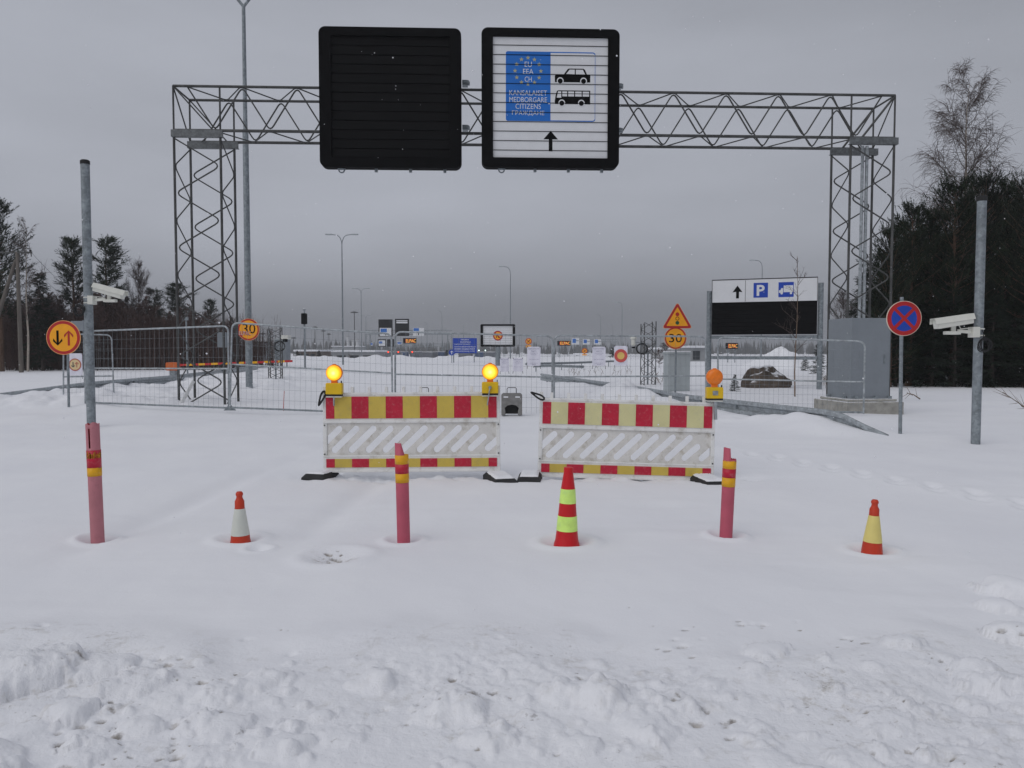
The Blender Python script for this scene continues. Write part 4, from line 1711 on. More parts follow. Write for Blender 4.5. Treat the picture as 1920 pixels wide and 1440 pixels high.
# ------------------------------------------------------------------ bollards
def bollard(label, loc, lean, height, r, top, hole, bands, body, seed):
    """top: function angle->height offset ; angle -90deg faces the camera"""
    t = thing('plastic_bollard', label, 'bollard', loc, 0, 'broken plastic bollards', rot=lean)
    n = 40
    zs = sorted(set([-.15, 0, height * .3, height * .6] + ([hole[2], hole[3]] if hole else []) + [height * .75]))
    vs, fs = [], []
    rows = len(zs) + 1
    for i in range(rows):
        for j in range(n):
            a = 2 * math.pi * (j + .5) / n
            z = zs[i] if i < len(zs) else max(top(math.degrees(a)), zs[-1] + .005)
            vs.append((r * math.cos(a), r * math.sin(a), z))
    for i in range(rows - 1):
        for j in range(n):
            a = math.degrees(2 * math.pi * (j + 1) / n)
            if hole and hole[0] < a < hole[1] and i < len(zs) - 1 and zs[i] >= hole[2] - 1e-6 and zs[i + 1] <= hole[3] + 1e-6:
                continue
            fs.append((i * n + j, i * n + (j + 1) % n, (i + 1) * n + (j + 1) % n, (i + 1) * n + j))
    mb = MB()
    mb.add(vs, fs)
    o = mb.build('tube', [body, MBIN], t)
    o.data.shade_smooth()
    s = o.modifiers.new('s', 'SOLIDIFY')
    s.thickness, s.offset = .006, -1
    s.material_offset, s.material_offset_rim = 1, 0
    rr = random.Random(seed)
    for z0, z1, m, jag in bands:
        vs, fs = [], []
        jz = [z1 + (rr.uniform(-jag, jag * .6) if jag else 0) for _ in range(n)]
        for k, (rd) in enumerate((r + .0025,)):
            for j in range(n):
                a = 2 * math.pi * (j + .5) / n
                vs.append((rd * math.cos(a), rd * math.sin(a), z0))
            for j in range(n):
                a = 2 * math.pi * (j + .5) / n
                vs.append((rd * math.cos(a), rd * math.sin(a), jz[j]))
        for j in range(n):
            fs.append((j, (j + 1) % n, n + (j + 1) % n, n + j))
        mb = MB()
        mb.add(vs, fs)
        o = mb.build('reflective_band', m, t)
        o.data.shade_smooth()
        s = o.modifiers.new('s', 'SOLIDIFY')
        s.thickness, s.offset = .002, -1
    return t


def place(px, py):
    g = GP(px, py)
    return (g.x, g.y, .004)


rb = .0485
b = place(183, 1010)
k = 1450 / b[1]
bollard('faded pink bollard with a slit near its top, before the tall left pole', b, (0, R(-1.2), 0), .88, rb,
        lambda a: 217 / k + .006 * math.sin(math.radians(a * 5)) + (.012 if 275 < a < 340 else 0), (252, 278, (1010 - 838) / k, (1010 - 801) / k),
        [((1010 - 875) / k, (1010 - 842) / k, MREDR, 0), ((1010 - 891) / k, (1010 - 875) / k, MBY, .006), ((1010 - 857) / k, (1010 - 846) / k, MBY, .02)], MPINK, 3)
b = place(757, 1019)
k = 1450 / b[1]


def top2(a):
    # taller splinter on the camera-left side
    if 190 < a < 275:
        return 191 / k
    if 275 <= a < 310:
        return (191 - (a - 275) * .75) / k
    return 160 / k


bollard('pink bollard snapped at the top, in front of the left barricade', b, (0, R(-1.0), 0), .78, rb, top2, None,
        [((1019 - 868) / k, (1019 - 851) / k, MBY, 0), ((1019 - 886) / k, (1019 - 868) / k, MREDR, 0), ((1019 - 903) / k, (1019 - 886) / k, MBY, 0)], MPINKR, 5)
b = place(1361, 1008)
k = 1450 / b[1]


def top3(a):
    if 120 < a < 262:
        return (171 - .02 * abs(a - 200)) / k
    return 149 / k + .004 * math.sin(a)


bollard('pink bollard with a torn splinter top, leaning right beside the unlit lamp barricade', b, (0, R(2.1), 0), .7, rb, top3, None,
        [((1008 - 877) / k, (1008 - 862) / k, MBY, .008), ((1008 - 894) / k, (1008 - 877) / k, MREDR, 0), ((1008 - 911) / k, (1008 - 894) / k, MBY, 0)], MPINKR, 8)

# ------------------------------------------------------------------ cones
def cone(label, px, py, prof, cuts, mats, tilt=0, n=36):
    b = place(px, py)
    k = 1450 / b[1]
    t = thing('traffic_cone', label, 'traffic cone', b, 0, 'traffic cones in the snow', rot=(0, R(tilt), 0))

    def rad(z):
        for (r0, z0), (r1, z1) in zip(prof, prof[1:]):
            if z0 <= z <= z1:
                return r0 + (r1 - r0) * (z - z0) / max(z1 - z0, 1e-9)
        return prof[-1][0]
    mb = MB()
    full = [(prof[0][0] * 1.04, -12)] + prof
    mb.lathe([(r / k, z / k) for r, z in full] + [(0, prof[-1][1] / k + .001)], n)
    mb.build('body', mats[0], t, smooth=True)
    for z0, z1, m in cuts:
        mb = MB()
        pr = [(rad(z0 + (z1 - z0) * i / 4) / k + .0022, (z0 + (z1 - z0) * i / 4) / k) for i in range(5)]
        pr = [(pr[0][0] - .004, pr[0][1])] + pr + [(pr[-1][0] - .004, pr[-1][1])]
        vs, fs = [], []
        for r, z in pr:
            for j in range(n):
                a = 2 * math.pi * j / n
                vs.append((r * math.cos(a), r * math.sin(a), z))
        for i in range(len(pr) - 1):
            for j in range(n):
                fs.append((i * n + j, i * n + (j + 1) % n, (i + 1) * n + (j + 1) % n, (i + 1) * n + j))
        mb.add(vs, fs)
        mb.build('reflective_sleeve', m, t, smooth=True)


SM = [(18.5, 0), (17, 13), (9, 66), (8.7, 78), (6.2, 83), (5.4, 87), (6.8, 90), (6.6, 93), (4.5, 96)]
cone('small orange cone with a white sleeve on the left of the bollards', 451, 1017, SM, [(14, 64, MCW)], [MCONE], -.5)
cone('small orange cone with a yellow sleeve standing at the right', 1635, 1032, SM, [(16, 66, MCY)], [MCONE], 2.2)
cone('tall red cone with two lime sleeves in front of the barricades', 1062.5, 1021, [(24.5, 0), (22, 8), (19.8, 27), (17.8, 54), (15.6, 79), (13.4, 106), (9, 136), (8.8, 146), (5, 147)],
     [(27, 55, MCL), (79, 106, MCL)], [MCONER], 1.2)

# ------------------------------------------------------------------ lattice camera masts
def lattice_mast(label, px, py, top, wpx, dpx, camlabel, cside):
    b = GP(px, py)
    k = 1450 / b.y
    t = thing('lattice_mast', label, 'lattice mast', (b.x, b.y, gz(b.x, b.y) - .2), R(8))
    zt_ = P(px, top, b.y).z - t.location.z
    w = wpx / k / 2
    d = w
    mb = MB()
    for sx in (-1, 1):
        for sy in (-1, 1):
            mb.tube([(sx * w, sy * d, 0), (sx * w, sy * d, zt_ + .05 * sx)], .021, 6)
    mb.build('chord', MGD, t, smooth=True)
    mb = MB()
    n = 10
    for (a, c, ph) in (((-w, -d), (w, -d), 0), ((-w, d), (w, d), 1), ((-w, -d), (-w, d), 0), ((w, -d), (w, d), 1)):
        zigzag(mb, Vector((*a, 0)), Vector((*a, zt_)), Vector((*c, 0)), Vector((*c, zt_)), n, .011, ph, .06)
    mb.build('bracing', MGD, t, smooth=True)
    mb = MB()
    mb.tube([(0, .05, 0), (0, .05, zt_ * (.72 if cside > 0 else .55))], .035, 8)
    mb.build('inner_pole', MG, t, smooth=True)
    # camera on a side arm
    zc = P(px, 636 if cside > 0 else 640, b.y).z
    c = thing('mast_camera', camlabel, 'camera', (b.x + cside * .0, b.y, zc))
    mb = MB()
    x = .5 if cside > 0 else -.62
    mb.tube([(0, 0, -.1), (x, -.1, -.02)], .015, 6)
    mb.build('arm', MG, c)
    mb = MB()
    if cside > 0:
        mb.box(x - .14, x + .14, -.35, .15, .0, .16)
    else:
        mb.lathe([(.05, -.3), (.09, -.25), (.09, -.02), (.14, .0), (.14, .05), (.08, .12), (.02, .14)], 14, o=(x, -.1, .1))
    mb.build('housing', MCAM, c, bevel=.01)
    mb = MB()
    if cside > 0:
        mb.box(x - .06, x + .09, -.36, -.2, -.12, .01)
    else:
        mb.lathe([(.06, -.36), (.09, -.3)], 12, o=(x, -.1, .08))
    mb.build('lens_hood', MBLK, c)
    mb = MB()
    for q in range(3):
        mb.tube([(x * .45 + (.2 + .02 * q) * math.cos(a), -.12 - .02 * q, -.3 + (.18 + .02 * q) * math.sin(a)) for a in [R(i * 20) for i in range(18)]], .012, 5, closed=True)
    mb.build('cable_loop', MCABLE, c)
    return t


lattice_mast('short lattice mast with a camera left of the left barricade lamp', 517, 719, 615, 22, 10, 'small camera with cable on the left lattice mast', 1)
lattice_mast('short lattice mast with a camera left of the triangle warning sign', 1215, 722, 605, 22, 10, 'small camera with cable on the right lattice mast', -1)
# grey housing behind left mast
g = GP(527, 690)
t = thing('equipment_cabinet', 'grey equipment cabinet behind the left lattice mast', 'cabinet', (g.x, g.y, gz(g.x, g.y) - .1), R(-12))
k = 1450 / g.y
mb = MB()
mb.box(-.35, .62, -.3, .4, .6, 52 / k + .1)
mb.build('body', MCAB, t, bevel=.02)
mb = MB()
mb.box(-.4, .66, -.35, .45, 52 / k + .1, 52 / k + .17)
mb.build('roof', MCABL, t, bevel=.01)
mb = MB()
for x in (-.25, .5):
    mb.tube([(x, 0, 0), (x, 0, .62)], .05, 8)
mb.build('leg', MG, t)
# big shed-like cabinet further left of it
g = GP(486, 679)
t = thing('control_hut', 'dark glazed control hut seen behind the 30 sign and lamp post', 'hut', (g.x, g.y, gz(g.x, g.y) - .1), R(6))
k = 1450 / g.y
mb = MB()
mb.box(-1.0, 1.0, -.6, 1.0, 0, 36 / k)
mb.build('wall', MCAB, t, bevel=.03)
mb = MB()
mb.box(-1.2, 1.2, -.8, 1.2, 36 / k, 36 / k + .18)
mb.build('roof', MGD, t, bevel=.03)
mb = MB()
mb.box(-.85, .85, -.615, -.595, 16 / k, 32 / k)
mb.build('window', MGLS, t)

# traffic signal, seen from behind
g = GP(572, 691)
t = thing('traffic_signal', 'slim traffic signal seen from behind on a grey pole', 'traffic light', (g.x, g.y, gz(g.x, g.y) - .1))
k = 1450 / g.y
mb = MB()
mb.tube([(0, 0, 0), (0, 0, P(570, 588, g.y).z - t.location.z)], .07, 10)
mb.build('pole', MG, t, smooth=True)
zt_ = P(570, 608, g.y).z - t.location.z
mb = MB()
mb.prism(rrect(-.2, .2, zt_, zt_ + .82, .06), -.20, -.02)
mb.box(-.2, .2, -.02, .06, zt_ + .02, zt_ + .78)
mb.build('signal_head', MBLK, t)
mb = MB()
for z in (.14, .41, .68):
    mb.lathe([(.14, -.1), (.13, .1)], 14, Matrix.Rotation(R(-90), 4, 'X'), (0, .15, zt_ + z))
mb.build('visor', MBLK, t)
mb = MB()
mb.tube([(0, 0, zt_ + .8), (0, 0, zt_ + 1.05)], .05, 8)
mb.box(-.12, .12, -.05, .05, zt_ + 1.05, zt_ + 1.12)
mb.build('top_fitting', MG, t)

# framed prohibition board
Db = 70
c = P(933.5, 629, Db)
k = 1450 / Db
t = thing('prohibition_board', 'white board in thick black frame with round prohibition sign on post', 'road sign', (c.x, Db, gz(c.x, Db) - .1))
zc = c.z - t.location.z
w2, h2 = 32.5 / k, 21 / k
mb = MB()
plate(mb, rrect(-w2, w2, zc - h2, zc + h2, .12), [rrect(-w2 + .23, w2 - .23, zc - h2 + .17, zc + h2 - .15, .02, 2)], -.15, .1)
mb.build('frame', MBLK, t, bevel=.02)
mb = MB()
mb.box(-w2 + .22, w2 - .22, -.06, .05, zc - h2 + .16, zc + h2 - .14)
mb.build('face', MWHT, t)
mb = MB()
for i in range(1, 9):
    z = zc - h2 + .17 + i * (2 * h2 - .32) / 9
    mb.box(-w2 + .23, w2 - .23, -.064, -.06, z - .006, z + .006)
mb.build('louvre_seam', MGD, t)
mb = MB()
mb.ring(0, zc - .02, .33, .44, -.072, -.066, 36)
mb.bar((-.24, -.076, zc + .22), (.24, -.076, zc - .26), .006, .08)
mb.build('red_ring', MRED, t)
mb = MB()
mb.disc(0, zc - .02, .33, -.070, -.064, 30)
mb.build('yellow_disc', MORG, t)
mb = MB()
mb.text('R', 0, zc - .02, .28, .4, -.0705, .02)
mb.build('symbol', MBLK, t)
mb = MB()
mb.tube([(0, .1, 0), (0, .1, zc - h2 + .1)], .22, 12)
mb.build('post', MG, t, smooth=True)

# blue text sign
Db = 85
c = P(871.5, 648, Db)
k = 1450 / Db
b_ = gz(c.x, Db)
t = thing('blue_text_sign', 'blue sign with six lines of white border crossing text', 'road sign', (c.x, Db, b_ - .1))
zc = c.z - t.location.z
w2, h2 = 22.6 / k, 14 / k
mb = MB()
mb.prism(rrect(-w2, w2, zc - h2, zc + h2, .06), -.03, .02)
mb.build('panel', MBLU2, t)
mb = MB()
for i, (s, x, wd) in enumerate((('VAALIMAA', 0, .9), ('ВААЛИМАА', .1, 1.15), ('RAJANYLITYSPAIKKA', -.25, 1.75), ('GRÄNSÖVERGÅNGSSTÄLLET', 0.02, 2.35), ('BORDER CROSSING POINT', 0, 2.25), ('ПОГРАНПЕРЕХОД И КПП', 0, 2.2))):
    mb.text(s, x, zc + h2 - .17 - i * .255, wd, .14, -.034, .02)
mb.build('lettering', MWHT, t)
mb = MB()
for x in (-w2 + .1, w2 - .3):
    mb.tube([(x, .05, 0), (x, .05, zc - h2 + .1)], .05, 8)
mb.build('post', MG, t)
c = P(847, 661, 84)
t = thing('round_blue_sign', 'small round blue arrow sign at the lower left of the blue text sign', 'road sign', (c.x, 84, gz(c.x, 84) - .1))
zc = c.z - t.location.z
mb = MB()
mb.disc(0, zc, .33, -.03, 0, 24)
mb.build('sign_plate', MBLU2, t)
mb = MB()
mb.prism(arrow_poly(0, zc - .18, zc + .2, .16, .2, .04), -.036, -.03)
mb.build('arrow', MWHT, t)
mb = MB()
mb.tube([(0, .03, 0), (0, .03, zc)], .035, 8)
mb.build('post', MG, t)


def small_round(label, px, py, D, r=.4, bar=True):
    c = P(px, py, D)
    t = thing('prohibition_sign', label, 'road sign', (c.x, D, gz(c.x, D) - .1))
    zc = c.z - t.location.z
    mb = MB()
    mb.tube([(0, .05, 0), (0, .05, zc + r)], .04, 8)
    mb.build('post', MG, t)
    mb = MB()
    mb.disc(0, zc, r, -.02, .01, 24)
    mb.build('sign_plate', MORG, t)
    mb = MB()
    mb.ring(0, zc, r * .78, r * .97, -.028, -.02, 24)
    mb.bar((-r * .5, -.03, zc + r * .5), (r * .5, -.03, zc - r * .5), .008, r * .18)
    mb.build('red_ring', MRED, t)
    mb = MB()
    mb.bar((-r * .35, -.024, zc - r * .35), (r * .35, -.024, zc + r * .35), .008, r * .2)
    mb.build('symbol', MBLK, t)
    mb = MB()
    mb.box(-r * .8, r * .8, -.02, .01, zc - r * 1.9, zc - r * 1.15)
    mb.build('plate_below', MORG, t)


small_round('small yellow round sign with plate above the left white notice', 991, 640, 95)
small_round('small yellow round sign between the two white notices', 1096, 658, 110)


# LED displays
def led(label, px0, px1, py0, py1, D):
    c = P((px0 + px1) / 2, (py0 + py1) / 2, D)
    k = 1450 / D
    t = thing('led_display', label, 'display', (c.x, D, gz(c.x, D) - .1), 0, 'LED text displays')
    zc = c.z - t.location.z
    w2, h2 = (px1 - px0) / k / 2, (py1 - py0) / k / 2
    mb = MB()
    mb.box(-w2, w2, -.1, .1, zc - h2, zc + h2)
    mb.build('panel', MBLK, t, bevel=.02)
    mb = MB()
    mb.text('ELPAC', w2 * .12, zc - h2 * .02, w2 * 1.5, h2 * 1.35, -.103, .02)
    mb.build('red_lettering', MLEDR, t)
    mb = MB()
    mb.text('ELPAC', w2 * .2, zc, w2 * 1.46, h2 * 1.15, -.107, -.01)
    mb.build('yellow_lettering', MLEDY, t)
    mb = MB()
    for x in (-w2 * .6, w2 * .6):
        mb.tube([(x, .1, 0), (x, .1, zc - h2 + .05)], .05, 8)
    mb.build('post', MG, t)


led('black LED display glowing ELPAC beside the far black gantry boards', 756, 781, 634, 644, 120)
led('black LED display glowing ELPAC left of the small far blue signs', 1045, 1070, 639, 648, 115)
led('black LED display glowing ELPAC below the parking direction sign', 1361, 1383, 643, 654, 88)


# ------------------------------------------------------------------ far gantries
def far_gantry(label, pxa, pxb, D, pyt, pyb, r=.07):
    a, b = P(pxa, pyt, D), P(pxb, pyt, D)
    zt_, zb_ = a.z, P(pxa, pyb, D).z
    g0 = gz((a.x + b.x) / 2, D)
    t = thing('far_gantry', label, 'gantry', ((a.x + b.x) / 2, D, g0))
    mb = MB()
    for y in (D, D + 1.1):
        for z in (zt_, zb_):
            mb.tube([(a.x, y, z), (b.x, y, z)], r, 6)
    mb.build('beam_chord', MG, t, world=True)
    mb = MB()
    for y, ph in ((D, 0), (D + 1.1, 1)):
        zigzag(mb, Vector((a.x, y, zb_)), Vector((b.x, y, zb_)), Vector((a.x, y, zt_)), Vector((b.x, y, zt_)), 26, r * .4, ph)
    mb.build('beam_bracing', MG, t, world=True)
    for s, x in ((1, a.x), (-1, b.x)):
        mb = MB()
        for dx in (0, 1.1 * s):
            for y in (D, D + 1.1):
                mb.tube([(x + dx, y, g0 - .2), (x + dx, y, zb_)], r * .8, 6)
        zigzag(mb, Vector((x, D, g0)), Vector((x, D, zb_)), Vector((x + 1.1 * s, D, g0)), Vector((x + 1.1 * s, D, zb_)), 9, r * .4)
        mb.build('leg', MG, t, world=True)


def far_board(label, px0, px1, py0, py1, D, rects, group='boards on the far gantries'):
    c = P((px0 + px1) / 2, py1, D)
    k = 1450 / D
    t = thing('far_board', label, 'road sign', (c.x, D, c.z), 0, group)
    w2, hh = (px1 - px0) / k / 2, (py1 - py0) / k
    mb = MB()
    mb.box(-w2, w2, -.12, .25, 0, hh)
    mb.build('panel', MBLK if rects is None or rects[0] != 'white' else MWHT, t, bevel=.03)
    for i, (x0, x1, z0, z1, m, nm) in enumerate(([] if not rects else [q for q in rects if q != 'white'])):
        mb = MB()
        mb.box((x0 * 2 - 1) * w2, (x1 * 2 - 1) * w2, -.15 - .012 * i, -.10 - .012 * i, z0 * hh, z1 * hh)
        mb.build(nm, m, t)


far_gantry('far lattice gantry with black boards over the snow ridge, larger', 685, 847, 195, 619, 627)
far_gantry('farthest gantry low behind the larger far gantry', 705, 835, 330, 645, 650, .09)
far_board('far board black above with white sign half below', 710, 736, 599, 631, 194, [(.08, .92, .03, .5, MWHT, 'white_face'), (.15, .6, .25, .46, MBLU, 'blue_field'), (.47, .53, .07, .2, MBLK, 'arrow')])
far_board('far black board with white slats at its top', 741, 767, 598, 630, 194, [(.1, .9, .86, .92, MWHT, 'white_slat'), (.1, .9, .74, .83, MWHT, 'white_slat')])
far_board('far white board with a blue band along its top', 774.5, 795, 615, 630, 194, ['white', (.05, .55, .62, .97, MBLU, 'blue_field'), (.46, .54, .1, .4, MBLK, 'arrow')])
far_board('small black framed white board with blue mark below the far gantry', 708.5, 724, 636, 650, 250, [(.1, .9, .1, .85, MWHT, 'white_face'), (.15, .55, .4, .7, MBLU, 'blue_field')])
far_board('small plain black board below the far gantry', 726, 739, 636, 650, 250, None)
far_board('tiny blue and white board right of the small black boards', 745, 753, 640, 646, 329, ['white', (.05, .95, .2, .8, MBLU, 'blue_field')])
far_board('tiny blue and white board left of the small black boards', 693, 699, 642, 648, 329, ['white', (.05, .95, .2, .8, MBLU, 'blue_field')])
far_gantry('far thin gantry carrying the three blue and white signs', 1040, 1160, 230, 636, 641, .06)
for px0, px1, py0, py1, lb in ((1072, 1086, 634, 646, 'small far blue and white sign, leftmost of three above the snow'), (1093, 1106, 636, 646, 'small far blue and white sign, middle of three above the snow'),
                               (1114, 1127, 636, 646, 'small far blue and white sign, rightmost of three above the snow')):
    far_board(lb, px0, px1, py0, py1, 229, ['white', (.1, .55, .25, .9, MBLU, 'blue_field'), (.55, .95, .55, .62, MBLK, 'arrow')], 'three small far signs')

# ------------------------------------------------------------------ buildings and far vehicles
def shed(label, px0, px1, py0, D, depth, wall, roofh, wins, snowy=True, name='low_building', rot=0):
    a, b = P(px0, 660, D), P(px1, 660, D)
    g0 = gz((a.x + b.x) / 2, D) - .3
    zt_ = P(px0, py0, D).z
    t = thing(name, label, 'building', ((a.x + b.x) / 2, D, g0), rot)
    w2, hh = (b.x - a.x) / 2, zt_ - g0
    mb = MB()
    mb.box(-w2, w2, 0, depth, 0, hh)
    mb.build('wall', wall, t)
    mb = MB()
    mb.box(-w2 - .4, w2 + .4, -.5, depth + .4, hh, hh + roofh)
    mb.build('roof', MSNOWCAP if snowy else MCAB, t, bevel=.05)
    for x0, x1, z0, z1 in wins:
        mb = MB()
        mb.box((x0 * 2 - 1) * w2, (x1 * 2 - 1) * w2, -.06, .02, z0 * hh, z1 * hh)
        mb.build('window', MGLS, t)
    return t


shed('low brown building with dark windows left of the far terminal', 556, 594, 659, 130, 10, MBRICK, .3, [(.1, .3, .4, .75), (.42, .6, .4, .75), (.7, .9, .4, .75)])
shed('long pale terminal building with snowy flat roof behind the ridge', 602, 700, 660, 150, 14, MWALLG, .35, [(.05, .22, .35, .7), (.3, .47, .35, .7), (.55, .72, .35, .7), (.8, .95, .35, .7)])
shed('flat canopy building far behind the long pale terminal', 623, 672, 650, 300, 14, MWALLG, .3, [(.1, .9, .3, .6)])
shed('grey flat roofed building right of the triangle warning sign', 1296, 1322, 652, 95, 8, MWALLG, .25, [(.12, .62, .25, .8)])
shed('pale grey building with a white roof between lattice mast and grey cabinet', 1238, 1296, 655, 120, 8, MWALLW, .3, [(.2, .8, .35, .7)])
shed('small low building right of the framed board near the snow heap', 1085, 1128, 666, 125, 6, MWALLG, .3, [(.1, .4, .3, .7), (.6, .9, .3, .7)])
for px, top, lb in ((653, 632, 'tallest grey silo tower in the far cluster'), (662, 638, 'middle slim silo tower in the far cluster'), (670, 637, 'right slim silo tower in the far cluster')):
    Ds = 380
    a = P(px, top, Ds)
    g0 = gz(a.x, Ds)
    t = thing('silo_tower', lb, 'tower', (a.x, Ds, g0), 0, 'silo towers on the horizon')
    mb = MB()
    mb.lathe([(.75, 0), (.75, a.z - g0 - .6), (.9, a.z - g0 - .5), (.9, a.z - g0)], 12)
    mb.build('shaft', MWALLW, t)
    mb = MB()
    mb.lathe([(.95, a.z - g0), (.5, a.z - g0 + .5), (0, a.z - g0 + .6)], 12)
    mb.build('roof', MWALLG, t)


def lorry(label, px, D, tarp, hgt=3.0):
    x = P(px, 660, D).x
    t = thing('queued_lorry', label, 'lorry', (x, D, gz(x, D)), R(rnd.uniform(-4, 4)), 'lorries queued at the far terminal')
    mb = MB()
    mb.box(-1.25, 1.25, 0, 9, 1.0, hgt)
    mb.build('trailer', tarp, t, bevel=.05)
    mb = MB()
    mb.box(-1.15, 1.15, .1, 9, .75, 1.0)
    mb.box(-1.2, 1.2, -.03, .05, .45, .62)
    mb.build('chassis', MRUB, t)
    mb = MB()
    mb.box(-1.15, 1.15, 9.4, 11.2, .6, hgt - .2)
    mb.build('cab', MWALLW, t, bevel=.15)
    for y in (1.5, 2.8, 10.2):
        for sx in (-1, 1):
            mb = MB()
            mb.lathe([(.3, -.15), (.5, -.14), (.5, .14), (.3, .15)], 14, Matrix.Rotation(R(90), 4, 'Y'), (sx * 1.05, y, .5))
            mb.build('wheel', MRUB, t)
    for sx in (-1, 1):
        mb = MB()
        mb.box(sx * .95 - .22, sx * .95 + .22, -.05, .02, .7, .98)
        mb.build('tail_light', MTAIL, t)
    mb = MB()
    mb.box(-1.2, 1.2, .1, 8.9, hgt, hgt + .12)
    mb.build('snow_cover', MSNOWCAP, t, bevel=.05)


for px, D, tarp, lb in ((708, 185, MTRAIL, 'grey trailer left of the lorry queue under the black far boards'), (729, 182, MTRAIL, 'grey trailer parked under the second black far board'),
                        (750, 205, MTRAILB, 'bluish trailer under the far LED display'), (801, 190, MTRAIL, 'grey trailer queued left of the blue text sign, nearest one there'),
                        (824, 200, MTRAILB, 'bluish trailer queued just left of the blue text sign'), (777, 215, MTRAIL, 'grey trailer under the blue banded far board'),
                        (869, 195, MTRAIL, 'grey trailer half hidden below the blue text sign'), (897, 205, MTRAILB, 'bluish trailer between blue text sign and framed board'),
                        (916, 190, MTRAIL, 'grey trailer below the left edge of framed board')):
    lorry(lb, px, D, tarp, 2.7)
# signal lamps over the lanes
for i, (px, py, m) in enumerate(((702, 660, MTAIL), (713, 660, MTAIL), (747, 660, MTAIL), (773, 660, MTAIL), (898, 657, MHEAD), (910, 657, MHEAD), (728, 660, MTAIL))):
    c = P(px, py, 170)
    t = thing('lane_signal', ('red' if m == MTAIL else 'pale green') + ' lane signal glowing over the far lanes', 'lane signal', (c.x, 170, gz(c.x, 170)), 0, 'lane signals glowing red' if m == MTAIL else 'lane signals glowing green')
    zc = c.z - t.location.z
    mb = MB()
    mb.box(-.2, .2, 0, .2, zc - .2, zc + .2)
    mb.build('case', MBLK, t)
    mb = MB()
    mb.disc(0, zc, .15, -.03, 0, 14)
    mb.build('lamp', m, t)
    mb = MB()
    mb.tube([(0, .1, 0), (0, .1, zc - .2)], .06, 6)
    mb.build('post', MG, t)

# ------------------------------------------------------------------ barrier arm on the left
g = GP(325, 697)
Dl = 42
c = P(325, 687, Dl)
t = thing('barrier_gate', 'orange barrier housing with red and yellow striped boom before the left forest', 'barrier', (c.x, Dl, gz(c.x, Dl) - .1))
zc = c.z - t.location.z
mb = MB()
mb.prism(rrect(-.34, .3, zc - .22, zc + .22, .08), -.2, .2)
mb.build('drive_box', MORANGEBOX, t, bevel=.02)
mb = MB()
mb.box(-.15, .15, -.15, .15, 0, zc - .22)
mb.build('pedestal', MG, t)
e = P(548, 677, Dl - 3)
mb = MB()
a0 = P(338, 684.5, Dl - .25)
n = 17
for i in range(n):
    mb.mat(i % 2)
    mb.bar(a0.lerp(e, i / n), a0.lerp(e, (i + .995) / n), .06, .11)
mb.build('boom', [MRED, MBY], t, world=True)
# slim post with cross bar right of it (camera pole)
g = GP(352, 716)
t = thing('slim_post', 'slim grey post standing inside the left gantry leg', 'post', (g.x, g.y, gz(g.x, g.y) - .1))
mb = MB()
mb.tube([(0, 0, 0), (-.02, 0, P(352, 598, g.y).z)], .035, 8)
mb.build('shaft', MG, t, smooth=True)
mb = MB()
mb.box(-.06, .06, -.06, .06, P(352, 600, g.y).z, P(352, 594, g.y).z)
mb.build('top_fitting', MG, t)
# white strip leaning at leg foot
a0, a1 = P(340, 757, 19.6), P(363, 714, 19.9)
mb = MB()
mb.bar(a0, a1, .02, .09)
o = mb.build('white_batten', MPLW, None)
tag(o, 'white batten leaning at the foot of the left gantry leg', 'batten')

# red snow stake
g = GP(526, 770)
mb = MB()
mb.tube([(0, 0, -.1), (.03, 0, .44)], .008, 6)
o = mb.build('snow_stake', MREDSTK, None)
o.location = P(531, 768, g.y)
tag(o, 'thin red snow stake left of the left barricade', 'stake')

# back of a small sign at left behind pole
c = P(141, 611, 27)
t = thing('sign_back', 'grey back of a sign half hidden behind the round arrow sign', 'road sign', (c.x, 27, gz(c.x, 27) - .1))
zc = c.z - t.location.z
mb = MB()
mb.box(-.14, .30, -.02, .02, zc - .17, zc + .17)
mb.build('plate', MCAB, t)
mb = MB()
mb.tube([(.27, .06, 0), (.27, .06, zc + .2)], .045, 8)
mb.build('post', MG, t)

# ------------------------------------------------------------------ utility pole
Du = 48
c = P(40, 695, Du)
g0 = gz(c.x, Du)
zt_ = P(40, 472, Du).z
t = thing('utility_pole', 'wooden utility pole with cross arm and slanting stay pole at far left', 'utility pole', (c.x, Du, g0 - .2))
mb = MB()
mb.tube([(0, 0, 0), (-.05, 0, zt_ - g0 + .2)], [.14, .10], 10)
mb.build('shaft', MWOOD, t, smooth=True)
mb = MB()
mb.tube([(-2.0, .3, 2.4), (-.15, 0, zt_ - g0 - .3)], [.13, .1], 10)
mb.tube([(-2.9, .5, 0), (-2.0, .3, 2.4)], [.14, .13], 10)
mb.build('stay_pole', MWOOD, t, smooth=True)
mb = MB()
mb.box(-1.2, .85, -.06, .06, zt_ - g0 + .1, zt_ - g0 + .2)
mb.tube([(.8, 0, zt_ - g0 + .15), (.82, 0, zt_ - g0 - .1)], .03, 6)
mb.build('cross_arm', MGD, t)
mb = MB()
for x in (-1.1, -.5, .78):
    mb.lathe([(.03, 0), (.06, .03), (.06, .1), (.03, .14)], 8, o=(x, 0, zt_ - g0 + .2))
mb.build('insulator', MCABLE, t)
mb = MB()
for k_ in range(2):
    s0, e0 = Vector((.78 - k_ * .9, 0, zt_ - g0 + .2)), P(215 - 20 * k_, 600, 74) - t.location
    pts = []
    for i in range(13):
        u = i / 12
        q = s0.lerp(e0, u)
        q.z -= 1.2 * 4 * u * (1 - u) * .5
        pts.append(q)
    mb.tube(pts, .012, 4)
mb.build('power_line', MCABLE, t)

